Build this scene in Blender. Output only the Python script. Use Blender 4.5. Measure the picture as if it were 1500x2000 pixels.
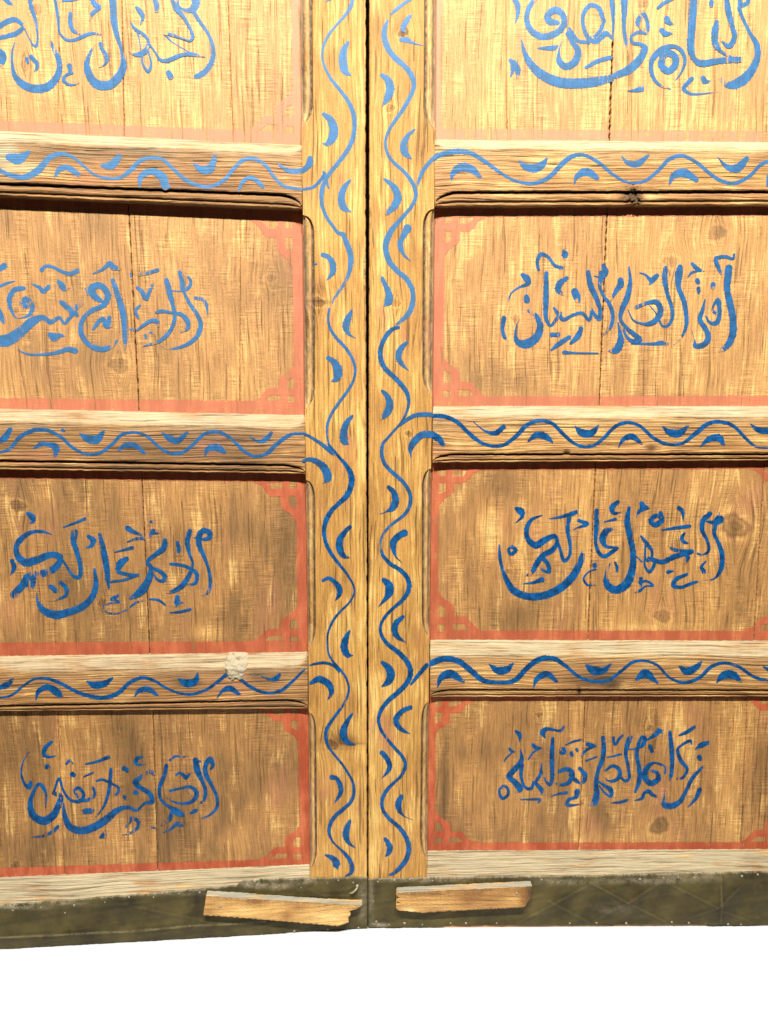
import bpy, math, random
import numpy as np
from mathutils import Vector

for o in list(bpy.data.objects):
    bpy.data.objects.remove(o)
scene = bpy.context.scene
COL = scene.collection

# ------------------------------------------------------------------ camera
F_PX, W_PX, H_PX = 1444.0, 1500.0, 2000.0        # measured in photograph pixels
PITCH = math.radians(7.65)
CAM_D = 1.50
CAM_H = CAM_D * math.tan(math.atan((1813 - 1000) / F_PX) + PITCH)
cam_data = bpy.data.cameras.new('camera')
cam = bpy.data.objects.new('camera', cam_data)
COL.objects.link(cam)
cam.location = (0, -CAM_D, CAM_H)
cam.rotation_euler = (math.pi / 2 - PITCH, 0, 0)
cam_data.sensor_fit = 'VERTICAL'
cam_data.sensor_height = 36.0
cam_data.lens = 36.0 * F_PX / H_PX
cam_data.clip_start = 0.02
cam_data.clip_end = 200
scene.camera = cam

# ------------------------------------------------------------------ light
world = bpy.data.worlds.new('World')
scene.world = world
world.use_nodes = True
bg = world.node_tree.nodes['Background']
bg.inputs[0].default_value = (1.0, 0.97, 0.92, 1)
bg.inputs[1].default_value = 0.012

def spot(name, loc, target, watts, colour):
    d = bpy.data.lights.new(name, 'SPOT')
    d.energy = watts; d.color = colour
    d.spot_size = math.radians(37); d.spot_blend = 0.12
    d.shadow_soft_size = 0.06
    o = bpy.data.objects.new(name, d); COL.objects.link(o)
    o.location = loc
    o.rotation_euler = (Vector(target) - Vector(loc)).to_track_quat('-Z', 'Y').to_euler()
    return o
spot('spot_lamp', (-0.55, -2.55, 4.30), (-0.16, 0.0, 1.50), 930, (1.0, 0.96, 0.88))
spot('spot_lamp', (0.58, -2.55, 4.30), (0.16, 0.0, 1.50), 930, (1.0, 0.96, 0.88))

vs = scene.view_settings
scene.display_settings.display_device = 'sRGB'
vs.view_transform = 'Standard'
try: vs.look = 'None'
except Exception: pass
vs.exposure = 0.0; vs.gamma = 1.0; vs.use_curve_mapping = False
scene.render.engine = 'CYCLES'
scene.render.resolution_x = 768; scene.render.resolution_y = 1024

# ------------------------------------------------------------------ helpers
GAP_U = 718.5
rng = np.random.RandomState(7)
random.seed(7)

class Leaf:
    """A door leaf standing on the floor: local X along the leaf, Z up, -Y out of its face."""
    def __init__(self, theta, label):
        x = (GAP_U - 750) / F_PX
        v0 = 1000.0
        fy, fz = math.cos(PITCH), -math.sin(PITCH)
        t = CAM_D / fy
        self.base = np.array([x * t, 0.0, 0.0]); self.th = theta
        e = bpy.data.objects.new('door_leaf', None); COL.objects.link(e)
        e.location = self.base.tolist(); e.rotation_euler = (0, 0, theta)
        e.empty_display_size = 0.2
        e['label'] = label; e['category'] = 'door'; e['group'] = 'pair of painted door leaves'
        self.root = e
    def loc(self, u, v, dref, d=None):
        """the point of the leaf that lies dref in front of its face plane and shows at (u, v) in the photograph;
        d then moves it square to the face"""
        u = np.asarray(u, float); v = np.asarray(v, float)
        dref = np.asarray(dref, float)
        d = dref if d is None else np.asarray(d, float)
        a = (u - 750) / F_PX; b = -(v - 1000) / F_PX
        sp, cp = math.sin(PITCH), math.cos(PITCH)
        dx, dy, dz = a, cp + b * sp, -sp + b * cp
        c, s = math.cos(-self.th), math.sin(-self.th)
        ox, oy, oz = 0 - self.base[0], -CAM_D, CAM_H
        OX, OY = c * ox - s * oy, s * ox + c * oy
        DX, DY = c * dx - s * dy, s * dx + c * dy
        t = (-dref - OY) / DY
        X = OX + t * DX; Z = oz + t * dz
        Y = -(d + 0 * X)
        return np.stack(np.broadcast_arrays(X, Y, Z), -1)

class MB:
    """collects grids and ribbons, then links them as ONE mesh object"""
    ATT = ('tone', 'dust', 'warp', 'dry', 'fade', 'seed', 'light_haze')
    def __init__(self):
        self.v = []; self.f = []; self.a = []; self.n = 0
    def grid(self, P, **att):
        n, m = P.shape[:2]
        self.v.append(P.reshape(-1, 3))
        idx = np.arange(n * m).reshape(n, m) + self.n
        q = np.stack([idx[:-1, :-1], idx[1:, :-1], idx[1:, 1:], idx[:-1, 1:]], -1).reshape(-1, 4)
        self.f.append(q)
        A = np.zeros((n * m, len(self.ATT)))
        for k, x in att.items():
            A[:, self.ATT.index(k)] = np.broadcast_to(x, (n, m)).reshape(-1)
        self.a.append(A); self.n += n * m
    def raw(self, P, Q, **att):
        self.v.append(P); self.f.append(Q + self.n)
        A = np.zeros((len(P), len(self.ATT)))
        for k, x in att.items():
            A[:, self.ATT.index(k)] = x
        self.a.append(A); self.n += len(P)
    def build(self, name, mat, parent, smooth=True, label=None):
        V = np.concatenate(self.v).astype(np.float32); Fq = np.concatenate(self.f).astype(np.int32)
        A = np.concatenate(self.a).astype(np.float32)
        me = bpy.data.meshes.new(name)
        me.vertices.add(len(V)); me.vertices.foreach_set('co', V.ravel())
        me.loops.add(Fq.size); me.loops.foreach_set('vertex_index', Fq.ravel())
        me.polygons.add(len(Fq))
        me.polygons.foreach_set('loop_start', np.arange(0, Fq.size, 4, dtype=np.int32))
        me.polygons.foreach_set('loop_total', np.full(len(Fq), 4, dtype=np.int32))
        me.polygons.foreach_set('use_smooth', np.full(len(Fq), bool(smooth)))
        me.update(calc_edges=True); me.validate()
        for i, k in enumerate(self.ATT):
            at = me.attributes.new(k, 'FLOAT', 'POINT')
            at.data.foreach_set('value', np.ascontiguousarray(A[:, i]))
        me.materials.append(mat)
        o = bpy.data.objects.new(name, me); COL.objects.link(o)
        o.parent = parent
        if label: o['label'] = label
        return o

def lerp_pts(pts, x):
    p = np.array(pts, float)
    return np.interp(x, p[:, 0], p[:, 1])

def wob(x, amp, scale, seed):
    r = np.random.RandomState(seed)
    x = np.asarray(x, float); y = np.zeros_like(x)
    for k in range(6):
        fr = (1.0 / scale) * (0.5 + 1.7 * r.rand()) * (1 + 0.5 * k)
        y = y + np.sin(2 * math.pi * (fr * x + r.rand())) / (1 + 0.4 * k)
    return y * amp * 0.45

def sstep(a, b, x):
    t = np.clip((x - a) / (b - a), 0, 1)
    return t * t * (3 - 2 * t)

def blobs(U, V, lst):
    T = np.zeros_like(np.asarray(U, float) + np.asarray(V, float))
    for (u, v, ru, rv, a) in lst:
        T = T + a * np.exp(-((U - u) / ru) ** 2 - ((V - v) / rv) ** 2)
    return T

def knots(U, V, lst):
    """tone and sideways grain warp round each knot (u, v, radius)"""
    T = np.zeros_like(U); Wp = np.zeros_like(U)
    for (u, v, r) in lst:
        dx = (U - u) * 0.85; dy = (V - v) * 1.1
        h = (u * 12.9898 + v * 78.233) % 6.2832; an = np.arctan2(dy, dx)
        rr = np.sqrt((dx * (1 + .22 * math.sin(h))) ** 2 + (dy * (1 - .18 * math.cos(h * 2))) ** 2) / (r * (1 + .14 * np.sin(2 * an + h) + .10 * np.sin(3 * an + 2 * h) + .06 * np.sin(7 * an + h)))
        T += -0.06 * np.exp(-rr ** 4) - 0.20 * np.exp(-((rr - 0.95) / 0.2) ** 2) - 0.20 * np.exp(-((rr - 0.30) / 0.22) ** 2) + 0.12 * np.exp(-((rr - 1.45) / 0.3) ** 2)
        Wp += -np.sign(dx) * 0.011 * (r / 10.0) * np.exp(-(np.abs(dx) / (2.6 * r)) - (dy / (3.0 * r)) ** 2)
    return T, Wp

# ------------------------------------------------------------------ materials
def N(nt, t, **kw):
    n = nt.nodes.new(t)
    for k, x in kw.items(): setattr(n, k, x)
    return n
def math_n(nt, op, a, b=None, clamp=False):
    n = N(nt, 'ShaderNodeMath', operation=op, use_clamp=clamp)
    for i, x in enumerate((a, b)):
        if x is None: continue
        if isinstance(x, (int, float)): n.inputs[i].default_value = x
        else: nt.links.new(x, n.inputs[i])
    return n.outputs[0]
def comb(nt, x, y, z):
    n = N(nt, 'ShaderNodeCombineXYZ')
    for i, s in enumerate((x, y, z)):
        if isinstance(s, (int, float)): n.inputs[i].default_value = s
        else: nt.links.new(s, n.inputs[i])
    return n.outputs[0]
def noise(nt, vec, scale, detail=2.0, rough=0.5, dist=0.0):
    n = N(nt, 'ShaderNodeTexNoise')
    nt.links.new(vec, n.inputs['Vector'])
    n.inputs['Scale'].default_value = scale; n.inputs['Detail'].default_value = detail
    n.inputs['Roughness'].default_value = rough; n.inputs['Distortion'].default_value = dist
    return n.outputs[0]
def mixc(nt, f, a, b):
    n = N(nt, 'ShaderNodeMix', data_type='RGBA')
    for i, s in ((0, f), (6, a), (7, b)):
        if isinstance(s, (int, float)): n.inputs[i].default_value = s
        elif isinstance(s, tuple): n.inputs[i].default_value = s + (1,)
        else: nt.links.new(s, n.inputs[i])
    return n.outputs[2]
def maprange(nt, x, a, b, c=0.0, d=1.0):
    n = N(nt, 'ShaderNodeMapRange', interpolation_type='SMOOTHSTEP')
    nt.links.new(x, n.inputs[0])
    for i, s in enumerate((a, b, c, d)):
        if isinstance(s, (int, float)): n.inputs[i + 1].default_value = s
        else: nt.links.new(s, n.inputs[i + 1])
    return n.outputs[0]
def attr(nt, name):
    n = N(nt, 'ShaderNodeAttribute', attribute_name=name)
    return n.outputs['Fac']
def ramp(nt, x, stops):
    n = N(nt, 'ShaderNodeValToRGB')
    nt.links.new(x, n.inputs[0])
    el = n.color_ramp.elements
    while len(el) < len(stops): el.new(0.5)
    for e, (p, c) in zip(el, stops):
        e.position = p; e.color = tuple(c) + (1,)
    return n.outputs[0]

def wood_nodes(nt, grain, stops, cross=0.5, ridge=1.0, pink=0.35, dust_lo=(0.35, 0.285, 0.175), dust_hi=(0.52, 0.425, 0.260), dark_marks=False):
    """weathered pine: returns colour, height and the grain vector. grain 'z' or 'x' in leaf space"""
    tc = N(nt, 'ShaderNodeTexCoord'); sx = N(nt, 'ShaderNodeSeparateXYZ')
    nt.links.new(tc.outputs['Object'], sx.inputs[0])
    X, Y = (sx.outputs[0], sx.outputs[2]) if grain == 'z' else (sx.outputs[2], sx.outputs[0])
    X = math_n(nt, 'ADD', X, sx.outputs[1])
    seed = attr(nt, 'seed')
    tone = attr(nt, 'tone'); dust = attr(nt, 'dust'); warp = attr(nt, 'warp')
    low = noise(nt, comb(nt, X, math_n(nt, 'MULTIPLY', Y, 0.5), seed), 7.0, 2.0)
    Xw = math_n(nt, 'ADD', math_n(nt, 'ADD', X, warp), math_n(nt, 'MULTIPLY', math_n(nt, 'SUBTRACT', low, 0.5), 0.024))
    vg = comb(nt, Xw, math_n(nt, 'MULTIPLY', Y, 0.028), seed)
    rid = noise(nt, vg, 185.0, 2.0, 0.6)
    rid = maprange(nt, rid, 0.30, 0.70)
    fin = noise(nt, comb(nt, Xw, math_n(nt, 'MULTIPLY', Y, 0.055), seed), 330.0, 2.0, 0.65)
    band = noise(nt, comb(nt, Xw, math_n(nt, 'MULTIPLY', Y, 0.13), seed), 46.0, 4.0, 0.65)
    wv = N(nt, 'ShaderNodeTexWave', wave_type='BANDS', bands_direction='X', wave_profile='SIN')
    nt.links.new(comb(nt, Xw, math_n(nt, 'MULTIPLY', Y, 0.07), seed), wv.inputs['Vector'])
    wv.inputs['Scale'].default_value = 34.0; wv.inputs['Distortion'].default_value = 5.0
    wv.inputs['Detail'].default_value = 2.0; wv.inputs['Detail Scale'].default_value = 0.6
    ring = math_n(nt, 'POWER', wv.outputs[1], 2.2)
    xh = noise(nt, comb(nt, math_n(nt, 'MULTIPLY', X, 0.07), Y, seed), 330.0, 2.0, 0.6)
    big = noise(nt, comb(nt, math_n(nt, 'MULTIPLY', X, 1.5), math_n(nt, 'MULTIPLY', Y, 0.8), seed), 6.0, 5.0, 0.62)
    mid = noise(nt, comb(nt, math_n(nt, 'MULTIPLY', Xw, 1.8), math_n(nt, 'MULTIPLY', Y, 0.55), seed), 17.0, 5.0, 0.65)
    spk = noise(nt, comb(nt, X, math_n(nt, 'MULTIPLY', Y, 0.6), seed), 420.0, 2.0, 0.7)
    xm = maprange(nt, mid, 0.42, 0.60)
    def term(s, c, k): return math_n(nt, 'MULTIPLY', math_n(nt, 'SUBTRACT', s, c), k)
    p = math_n(nt, 'ADD', 0.52, tone)
    p = math_n(nt, 'ADD', p, term(big, 0.5, 0.70))
    p = math_n(nt, 'ADD', p, term(mid, 0.5, 0.34))
    p = math_n(nt, 'ADD', p, term(band, 0.5, 0.16))
    col = ramp(nt, p, stops)
    # patina rubbed off along the ridges of the grain
    wn = math_n(nt, 'ADD', math_n(nt, 'MULTIPLY', band, 0.55), math_n(nt, 'MULTIPLY', mid, 0.45))
    wn = math_n(nt, 'ADD', wn, math_n(nt, 'MULTIPLY', tone, 0.30))
    worn = math_n(nt, 'MULTIPLY', maprange(nt, wn, 0.51, 0.62), maprange(nt, math_n(nt, 'ADD', math_n(nt, 'MULTIPLY', rid, 0.5), math_n(nt, 'MULTIPLY', fin, 0.5)), 0.40, 0.60))
    col = mixc(nt, math_n(nt, 'MULTIPLY', worn, 0.56), col, stops[-1][1])
    col = mixc(nt, math_n(nt, 'MULTIPLY', attr(nt, 'light_haze'), 0.5), col, (0.65, 0.362, 0.155))  # pale haze of strong light painted into the wood colour
    # fine streaks, cross hatching of the plane
    st = math_n(nt, 'ADD', term(rid, 0.5, 0.21 * ridge), term(fin, 0.5, 1.20))
    st = math_n(nt, 'ADD', st, math_n(nt, 'MULTIPLY', term(xh, 0.5, 1.5 * cross), xm))
    st = math_n(nt, 'ADD', st, term(spk, 0.5, 0.5))
    vm = N(nt, 'ShaderNodeVectorMath', operation='SCALE')
    nt.links.new(col, vm.inputs[0]); nt.links.new(math_n(nt, 'MAXIMUM', math_n(nt, 'ADD', 1.0, st), 0.25), vm.inputs['Scale'])
    col = vm.outputs[0]
    # dark late-wood lines
    ln = math_n(nt, 'MULTIPLY', maprange(nt, wv.outputs[1], 0.80, 0.99), maprange(nt, big, 0.40, 0.60))
    col = mixc(nt, math_n(nt, 'MULTIPLY', ln, 0.34 * ridge), col, (0.15, 0.068, 0.024))
    # rose stains left in the pores
    ps = noise(nt, comb(nt, X, math_n(nt, 'MULTIPLY', Y, 0.45), math_n(nt, 'ADD', seed, 9.0)), 11.0, 4.0, 0.6)
    pk = math_n(nt, 'MULTIPLY', maprange(nt, ps, 0.56, 0.72), pink)
    col = mixc(nt, pk, col, (0.44, 0.17, 0.10))
    # pits and cracks
    pit = maprange(nt, spk, 0.27, 0.20)
    crk = maprange(nt, rid, 0.06, 0.0)
    dk = math_n(nt, 'MAXIMUM', math_n(nt, 'MULTIPLY', pit, 0.55), math_n(nt, 'MULTIPLY', crk, 0.7 * ridge))
    col = mixc(nt, math_n(nt, 'MULTIPLY', dk, 0.55), col, (0.10, 0.052, 0.020))
    # dust lying on ledges, and the glare painted on rail L1
    dn = noise(nt, comb(nt, X, math_n(nt, 'MULTIPLY', Y, 0.06), seed), 160.0, 4.0, 0.65)
    db = noise(nt, comb(nt, X, math_n(nt, 'MULTIPLY', Y, 0.35), seed), 22.0, 4.0, 0.6)
    dd = math_n(nt, 'ADD', math_n(nt, 'MULTIPLY', dn, 0.9), math_n(nt, 'MULTIPLY', db, 0.7))
    df = math_n(nt, 'MULTIPLY', dust, maprange(nt, dd, 0.56, 0.84), True)
    dcol = mixc(nt, db, dust_lo, dust_hi)
    dm = N(nt, 'ShaderNodeVectorMath', operation='SCALE')
    nt.links.new(dcol, dm.inputs[0])
    nt.links.new(math_n(nt, 'ADD', math_n(nt, 'ADD', 1.0, term(rid, 0.5, 0.32)), term(fin, 0.5, 0.9)), dm.inputs['Scale'])
    col = mixc(nt, df, col, dm.outputs[0])
    col = mixc(nt, math_n(nt, 'MULTIPLY', crk, 0.30 * ridge), col, (0.10, 0.058, 0.026))
    if dark_marks:  # near-black mix for moulding grooves, edges, cracks and stains
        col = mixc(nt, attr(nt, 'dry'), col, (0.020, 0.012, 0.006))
    h = math_n(nt, 'ADD', math_n(nt, 'MULTIPLY', rid, 0.55 * ridge), math_n(nt, 'MULTIPLY', fin, 0.45))
    h = math_n(nt, 'ADD', h, math_n(nt, 'MULTIPLY', math_n(nt, 'MULTIPLY', xh, xm), 0.55 * cross))
    h = math_n(nt, 'ADD', h, math_n(nt, 'MULTIPLY', spk, 0.35))
    h = math_n(nt, 'SUBTRACT', h, math_n(nt, 'MULTIPLY', crk, 0.7))
    return dict(col=col, h=h, vg=vg, rid=rid, fin=fin, mid=mid, big=big, xh=xh, X=X, Y=Y, seed=seed, spk=spk, p=p)

def finish(nt, col, h, rough, bump=0.0012, strength=0.9, spec=0.35, metallic=0.0):
    b = nt.nodes['Principled BSDF']
    nt.links.new(col, b.inputs['Base Color'])
    if isinstance(rough, (int, float)): b.inputs['Roughness'].default_value = rough
    else: nt.links.new(rough, b.inputs['Roughness'])
    b.inputs['Specular IOR Level'].default_value = spec
    b.inputs['Metallic'].default_value = metallic
    if h is not None:
        bp = N(nt, 'ShaderNodeBump')
        bp.inputs['Distance'].default_value = bump; bp.inputs['Strength'].default_value = strength
        nt.links.new(h, bp.inputs['Height']); nt.links.new(bp.outputs[0], b.inputs['Normal'])

def new_mat(name):
    m = bpy.data.materials.new(name); m.use_nodes = True
    return m, m.node_tree

PANEL = [(0.10, (0.105, 0.058, 0.022)), (0.34, (0.230, 0.120, 0.041)), (0.52, (0.392, 0.197, 0.064)), (0.70, (0.56, 0.297, 0.093)), (0.95, (0.76, 0.515, 0.178))]
STILE = [(0.10, (0.115, 0.060, 0.020)), (0.34, (0.280, 0.138, 0.038)), (0.52, (0.47, 0.238, 0.060)), (0.70, (0.61, 0.345, 0.091)), (0.95, (0.78, 0.555, 0.188))]
RAIL = [(0.10, (0.097, 0.052, 0.020)), (0.34, (0.215, 0.110, 0.039)), (0.52, (0.368, 0.182, 0.060)), (0.70, (0.53, 0.290, 0.092)), (0.95, (0.76, 0.53, 0.205))]
FRESH = [(0.12, (0.28, 0.13, 0.036)), (0.34, (0.48, 0.26, 0.08)), (0.52, (0.64, 0.38, 0.125)), (0.70, (0.74, 0.49, 0.18)), (0.95, (0.84, 0.66, 0.33))]

def wood_mat(name, grain, stops, cross, ridge, pink, bump=0.0018, **kw):
    m, nt = new_mat(name)
    w = wood_nodes(nt, grain, stops, cross, ridge, pink, dark_marks=True, **kw)
    finish(nt, w['col'], w['h'], 0.62, bump)
    return m
M_PANEL = wood_mat('panel_wood', 'z', PANEL, 1.0, 0.70, 0.34)
M_STILE = wood_mat('stile_wood', 'z', STILE, 0.15, 1.15, 0.55)
M_RAIL = wood_mat('rail_wood', 'x', RAIL, 0.15, 1.25, 0.40, 0.0022)
M_BLOCK = wood_mat('split_wood', 'x', FRESH, 0.35, 0.7, 0.15, 0.0014, dust_lo=(0.28, 0.27, 0.22), dust_hi=(0.40, 0.38, 0.30))

def blue_mat(name, grain, stops, cross, ridge):
    m, nt = new_mat(name)
    w = wood_nodes(nt, grain, stops, cross, ridge, 0.3)
    dry = attr(nt, 'dry'); fade = attr(nt, 'fade')
    k = math_n(nt, 'ADD', math_n(nt, 'MULTIPLY', w['rid'], 0.40), math_n(nt, 'MULTIPLY', w['fin'], 0.45))
    k = math_n(nt, 'ADD', k, math_n(nt, 'MULTIPLY', w['spk'], 0.25))
    pv = noise(nt, comb(nt, w['X'], w['Y'], 3.0), 55.0, 4.0, 0.7)
    thr = math_n(nt, 'ADD', math_n(nt, 'ADD', 0.17, math_n(nt, 'MULTIPLY', maprange(nt, pv, 0.60, 0.75), 0.22)), math_n(nt, 'MULTIPLY', math_n(nt, 'MINIMUM', dry, 0.66), 0.56))
    mask = maprange(nt, math_n(nt, 'SUBTRACT', k, thr), -0.03, 0.06)
    base = mixc(nt, maprange(nt, pv, 0.34, 0.66), (0.002, 0.034, 0.105), (0.006, 0.100, 0.310))
    base = mixc(nt, math_n(nt, 'MULTIPLY', maprange(nt, w['fin'], 0.45, 0.75), 0.22), base, (0.03, 0.17, 0.38))
    base = mixc(nt, fade, base, (0.13, 0.295, 0.50))
    col = mixc(nt, mask, w['col'], base)
    rg = math_n(nt, 'SUBTRACT', 0.62, math_n(nt, 'MULTIPLY', mask, 0.20))
    finish(nt, col, math_n(nt, 'ADD', w['h'], math_n(nt, 'MULTIPLY', mask, 0.2)), rg, 0.0008, 0.6, 0.22)
    return m
M_BLUE_P = blue_mat('blue_paint_on_panel', 'z', PANEL, 1.0, 0.70)
M_BLUE_S = blue_mat('blue_paint_on_stile', 'z', STILE, 0.15, 1.15)
M_BLUE_R = blue_mat('blue_paint_on_rail', 'x', RAIL, 0.15, 1.25)

def red_mat():
    m, nt = new_mat('red_paint')
    w = wood_nodes(nt, 'z', PANEL, 1.0, 0.70, 0.34)
    dry = attr(nt, 'dry'); fade = attr(nt, 'fade')
    k = math_n(nt, 'ADD', math_n(nt, 'MULTIPLY', w['rid'], 0.30), math_n(nt, 'MULTIPLY', w['fin'], 0.45))
    k = math_n(nt, 'ADD', k, math_n(nt, 'MULTIPLY', w['spk'], 0.25))
    thr = math_n(nt, 'ADD', 0.22, math_n(nt, 'MULTIPLY', dry, 0.45))
    mask = maprange(nt, math_n(nt, 'SUBTRACT', k, thr), -0.06, 0.10)
    base = mixc(nt, maprange(nt, w['mid'], 0.38, 0.64), (0.36, 0.048, 0.018), (0.54, 0.110, 0.046))
    base = mixc(nt, fade, base, (0.64, 0.255, 0.155))
    col = mixc(nt, math_n(nt, 'MULTIPLY', mask, 0.84), w['col'], base)
    finish(nt, col, w['h'], 0.6, 0.0009, 0.8, 0.35)
    return m
M_RED = red_mat()

def plate_mat():
    m, nt = new_mat('tarnished_sheet_metal')
    tc = N(nt, 'ShaderNodeTexCoord'); v = tc.outputs['Object']
    a = noise(nt, v, 9.0, 6.0, 0.65); b = noise(nt, v, 45.0, 5.0, 0.65); c = noise(nt, v, 300.0, 3.0, 0.7)
    dust = attr(nt, 'dust'); tone = attr(nt, 'tone')
    p = math_n(nt, 'ADD', math_n(nt, 'MULTIPLY', a, 0.95), math_n(nt, 'MULTIPLY', b, 0.26))
    p = math_n(nt, 'SUBTRACT', p, 0.10)
    p = math_n(nt, 'ADD', p, tone)
    col = ramp(nt, p, [(0.28, (0.024, 0.018, 0.006)), (0.50, (0.060, 0.047, 0.013)), (0.70, (0.100, 0.077, 0.022)), (0.9, (0.17, 0.125, 0.05))])
    rust = maprange(nt, b, 0.58, 0.72)
    col = mixc(nt, math_n(nt, 'MULTIPLY', rust, 0.35), col, (0.13, 0.062, 0.026))
    sp = maprange(nt, c, 0.70, 0.78)
    col = mixc(nt, math_n(nt, 'MULTIPLY', sp, 0.5), col, (0.32, 0.26, 0.16))
    df = math_n(nt, 'MULTIPLY', dust, maprange(nt, math_n(nt, 'ADD', math_n(nt, 'MULTIPLY', b, 0.7), math_n(nt, 'MULTIPLY', c, 0.5)), 0.45, 0.72), True)
    col = mixc(nt, df, col, (0.50, 0.42, 0.29))
    rg = maprange(nt, b, 0.3, 0.7, 0.36, 0.60)
    finish(nt, col, math_n(nt, 'ADD', b, math_n(nt, 'MULTIPLY', c, 0.3)), rg, 0.0007, 0.5, 0.25, 0.0)
    return m
M_PLATE = plate_mat()

def plain(name, c, rough, metallic=0.0, spec=0.4, sc=300.0):
    m, nt = new_mat(name)
    tc = N(nt, 'ShaderNodeTexCoord')
    n = noise(nt, tc.outputs['Object'], sc, 4.0, 0.6)
    col = mixc(nt, n, tuple(0.65 * x for x in c), tuple(min(1, 1.3 * x) for x in c))
    finish(nt, col, n, rough, 0.0006, 0.6, spec, metallic)
    return m
M_NAIL = plain('nail_metal', (0.34, 0.29, 0.20), 0.45, 0.2)
M_FLOOR, _nt = new_mat('white_floor')
_n = noise(_nt, N(_nt, 'ShaderNodeTexCoord').outputs['Object'], 3.0, 3.0)
finish(_nt, mixc(_nt, _n, (0.62, 0.645, 0.70), (0.65, 0.675, 0.73)), None, 0.7, spec=0.2)
M_FLOOR.node_tree.nodes['Principled BSDF'].inputs['Roughness'].default_value = 0.7
# ------------------------------------------------------------------ brushwork
# every stroke is a brush path: x,y,width ... in the units of its own tracing frame (x0, y0, scale)
CALL = {}
CALL['L1'] = (0, 0, .3, """
35,-10,40 55,15,30 90,35,8
-30,190,38 40,145,40 95,128,36 140,155,26 160,180,20
152,182,30 110,215,36 50,235,32 -20,250,30
160,185,8 185,240,8 210,285,12 233,302,20 245,260,14 240,180,16 225,110,24 205,50,30 198,-15,38
-5,330,40 20,365,44 15,405,40 5,425,20
95,275,6 80,340,14 80,410,18 95,490,34 150,550,50 230,578,56 310,565,56 365,510,48 388,440,38 380,380,36 350,310,30 325,270,20
173,382,24 182,408,20
203,370,30 240,415,28 240,445,24 226,466,8
355,-15,20 370,60,22 380,140,18 390,215,14 430,258,20 480,262,22 545,235,28 600,218,22 660,225,10
460,90,28 458,140,30 470,190,26 495,212,20 520,220,10
410,5,14 460,5,14 520,-8,14
600,-5,30 618,30,36 648,48,26 605,85,28 582,132,10
735,-15,50 738,60,46 745,150,44 765,240,32 785,300,22 795,360,22 805,420,44 780,490,56 720,550,62 650,555,62 600,520,54 575,470,50 565,420,40 580,360,26 605,310,10 620,290,4
655,285,28 665,320,26 690,360,30 695,400,24 670,430,8 645,440,4
452,428,34 457,450,26 455,470,22
470,475,20 430,490,20 415,520,24 440,548,20 480,552,12 515,540,5
890,50,24 915,80,36 930,110,28 915,160,8
1000,-10,20 1020,30,34 1020,70,28
855,150,8 880,190,24 930,220,22 965,265,20 955,320,32 920,350,40 875,355,20 835,330,8
895,210,12 910,270,8 914,320,8
925,365,14 928,410,14 965,465,22 985,420,16 968,340,10 960,290,14
975,290,14 1010,340,14 1045,390,22 1090,395,30 1150,370,30 1200,355,26 1260,355,28 1300,365,12 1335,372,4
1098,475,38 1110,500,40
1115,-10,20 1150,55,38 1200,120,26 1240,190,20 1255,240,24 1240,265,18 1180,250,14 1110,225,24 1070,220,18
1075,225,24 1110,265,10 1180,310,8 1250,350,10
1270,-20,60 1275,20,56 1255,60,50 1200,65,20 1160,30,16 1165,-20,18
1255,70,30 1300,140,26 1355,220,22 1385,300,26 1385,380,34 1350,450,38 1300,490,40 1255,500,22 1215,490,10
""")
CALL['R1'] = (980, 0, .34667, """
70,-10,30 90,30,32 88,90,20 75,130,6
312,128,30 270,120,44 258,90,40 300,58,44 345,85,36 345,150,36 290,195,40 220,205,40 160,165,36 140,100,30 160,30,30 195,-12,24
575,120,26 545,45,28 500,30,28 460,80,24 460,150,22 490,215,28 530,232,34 585,190,34 612,205,20 628,222,16
575,110,20 562,160,22 520,210,18
490,240,22 430,230,22 390,185,32 370,145,14
375,190,34 400,240,30 430,290,38 410,350,44 360,375,42 325,345,36 322,290,12 335,235,4
620,-10,30 625,60,26 628,140,16 625,210,14
690,-10,44 690,60,36 688,130,26 695,220,20 712,295,6
205,272,10 250,272,24 300,268,28 315,258,10
110,225,6 130,300,28 170,370,44 240,430,56 330,465,60 430,470,60 530,460,56 613,440,44
640,425,40 720,390,50 780,330,44 805,270,36 780,250,24 735,240,20 730,205,18 770,182,20 815,185,20 822,140,22 800,80,24 768,122,34 785,158,18 820,184,18
475,380,20 540,345,26 610,325,26
48,340,22 70,360,36 90,400,34 85,440,8
60,365,26 60,400,20 50,430,8
930,105,34 937,125,34 970,138,6
900,170,30 922,190,36 962,188,6
880,45,18 910,20,22 970,-10,16
975,455,4 1010,410,12 1032,340,20 1010,285,24 970,262,26 920,270,34 875,300,36 843,350,28 850,430,22 890,480,16 950,502,6
905,320,38 900,370,40 935,400,40 975,370,40 975,320,40 935,300,40 905,320,38
715,512,10 750,510,20 785,500,38
1080,-10,44 1075,80,44 1068,180,44 1065,280,40 1085,335,30 1120,357,40 1200,347,36 1280,337,36 1338,337,36
1210,125,26 1200,180,40 1205,250,36 1240,295,18 1290,320,12
1180,12,26 1180,30,26
1265,-10,26 1275,60,36 1295,140,28 1310,210,30 1280,260,30 1235,230,8
1340,-10,24 1345,30,28 1385,15,26 1388,-15,22
1335,45,24 1365,120,20 1400,190,22 1435,250,34 1440,320,36 1405,400,50 1345,460,60 1280,480,44 1225,440,14
1070,445,28 1045,470,26 1025,500,26 1060,528,18 1120,530,12 1220,517,4
1135,440,30 1145,460,34 1175,457,6
""")
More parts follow.
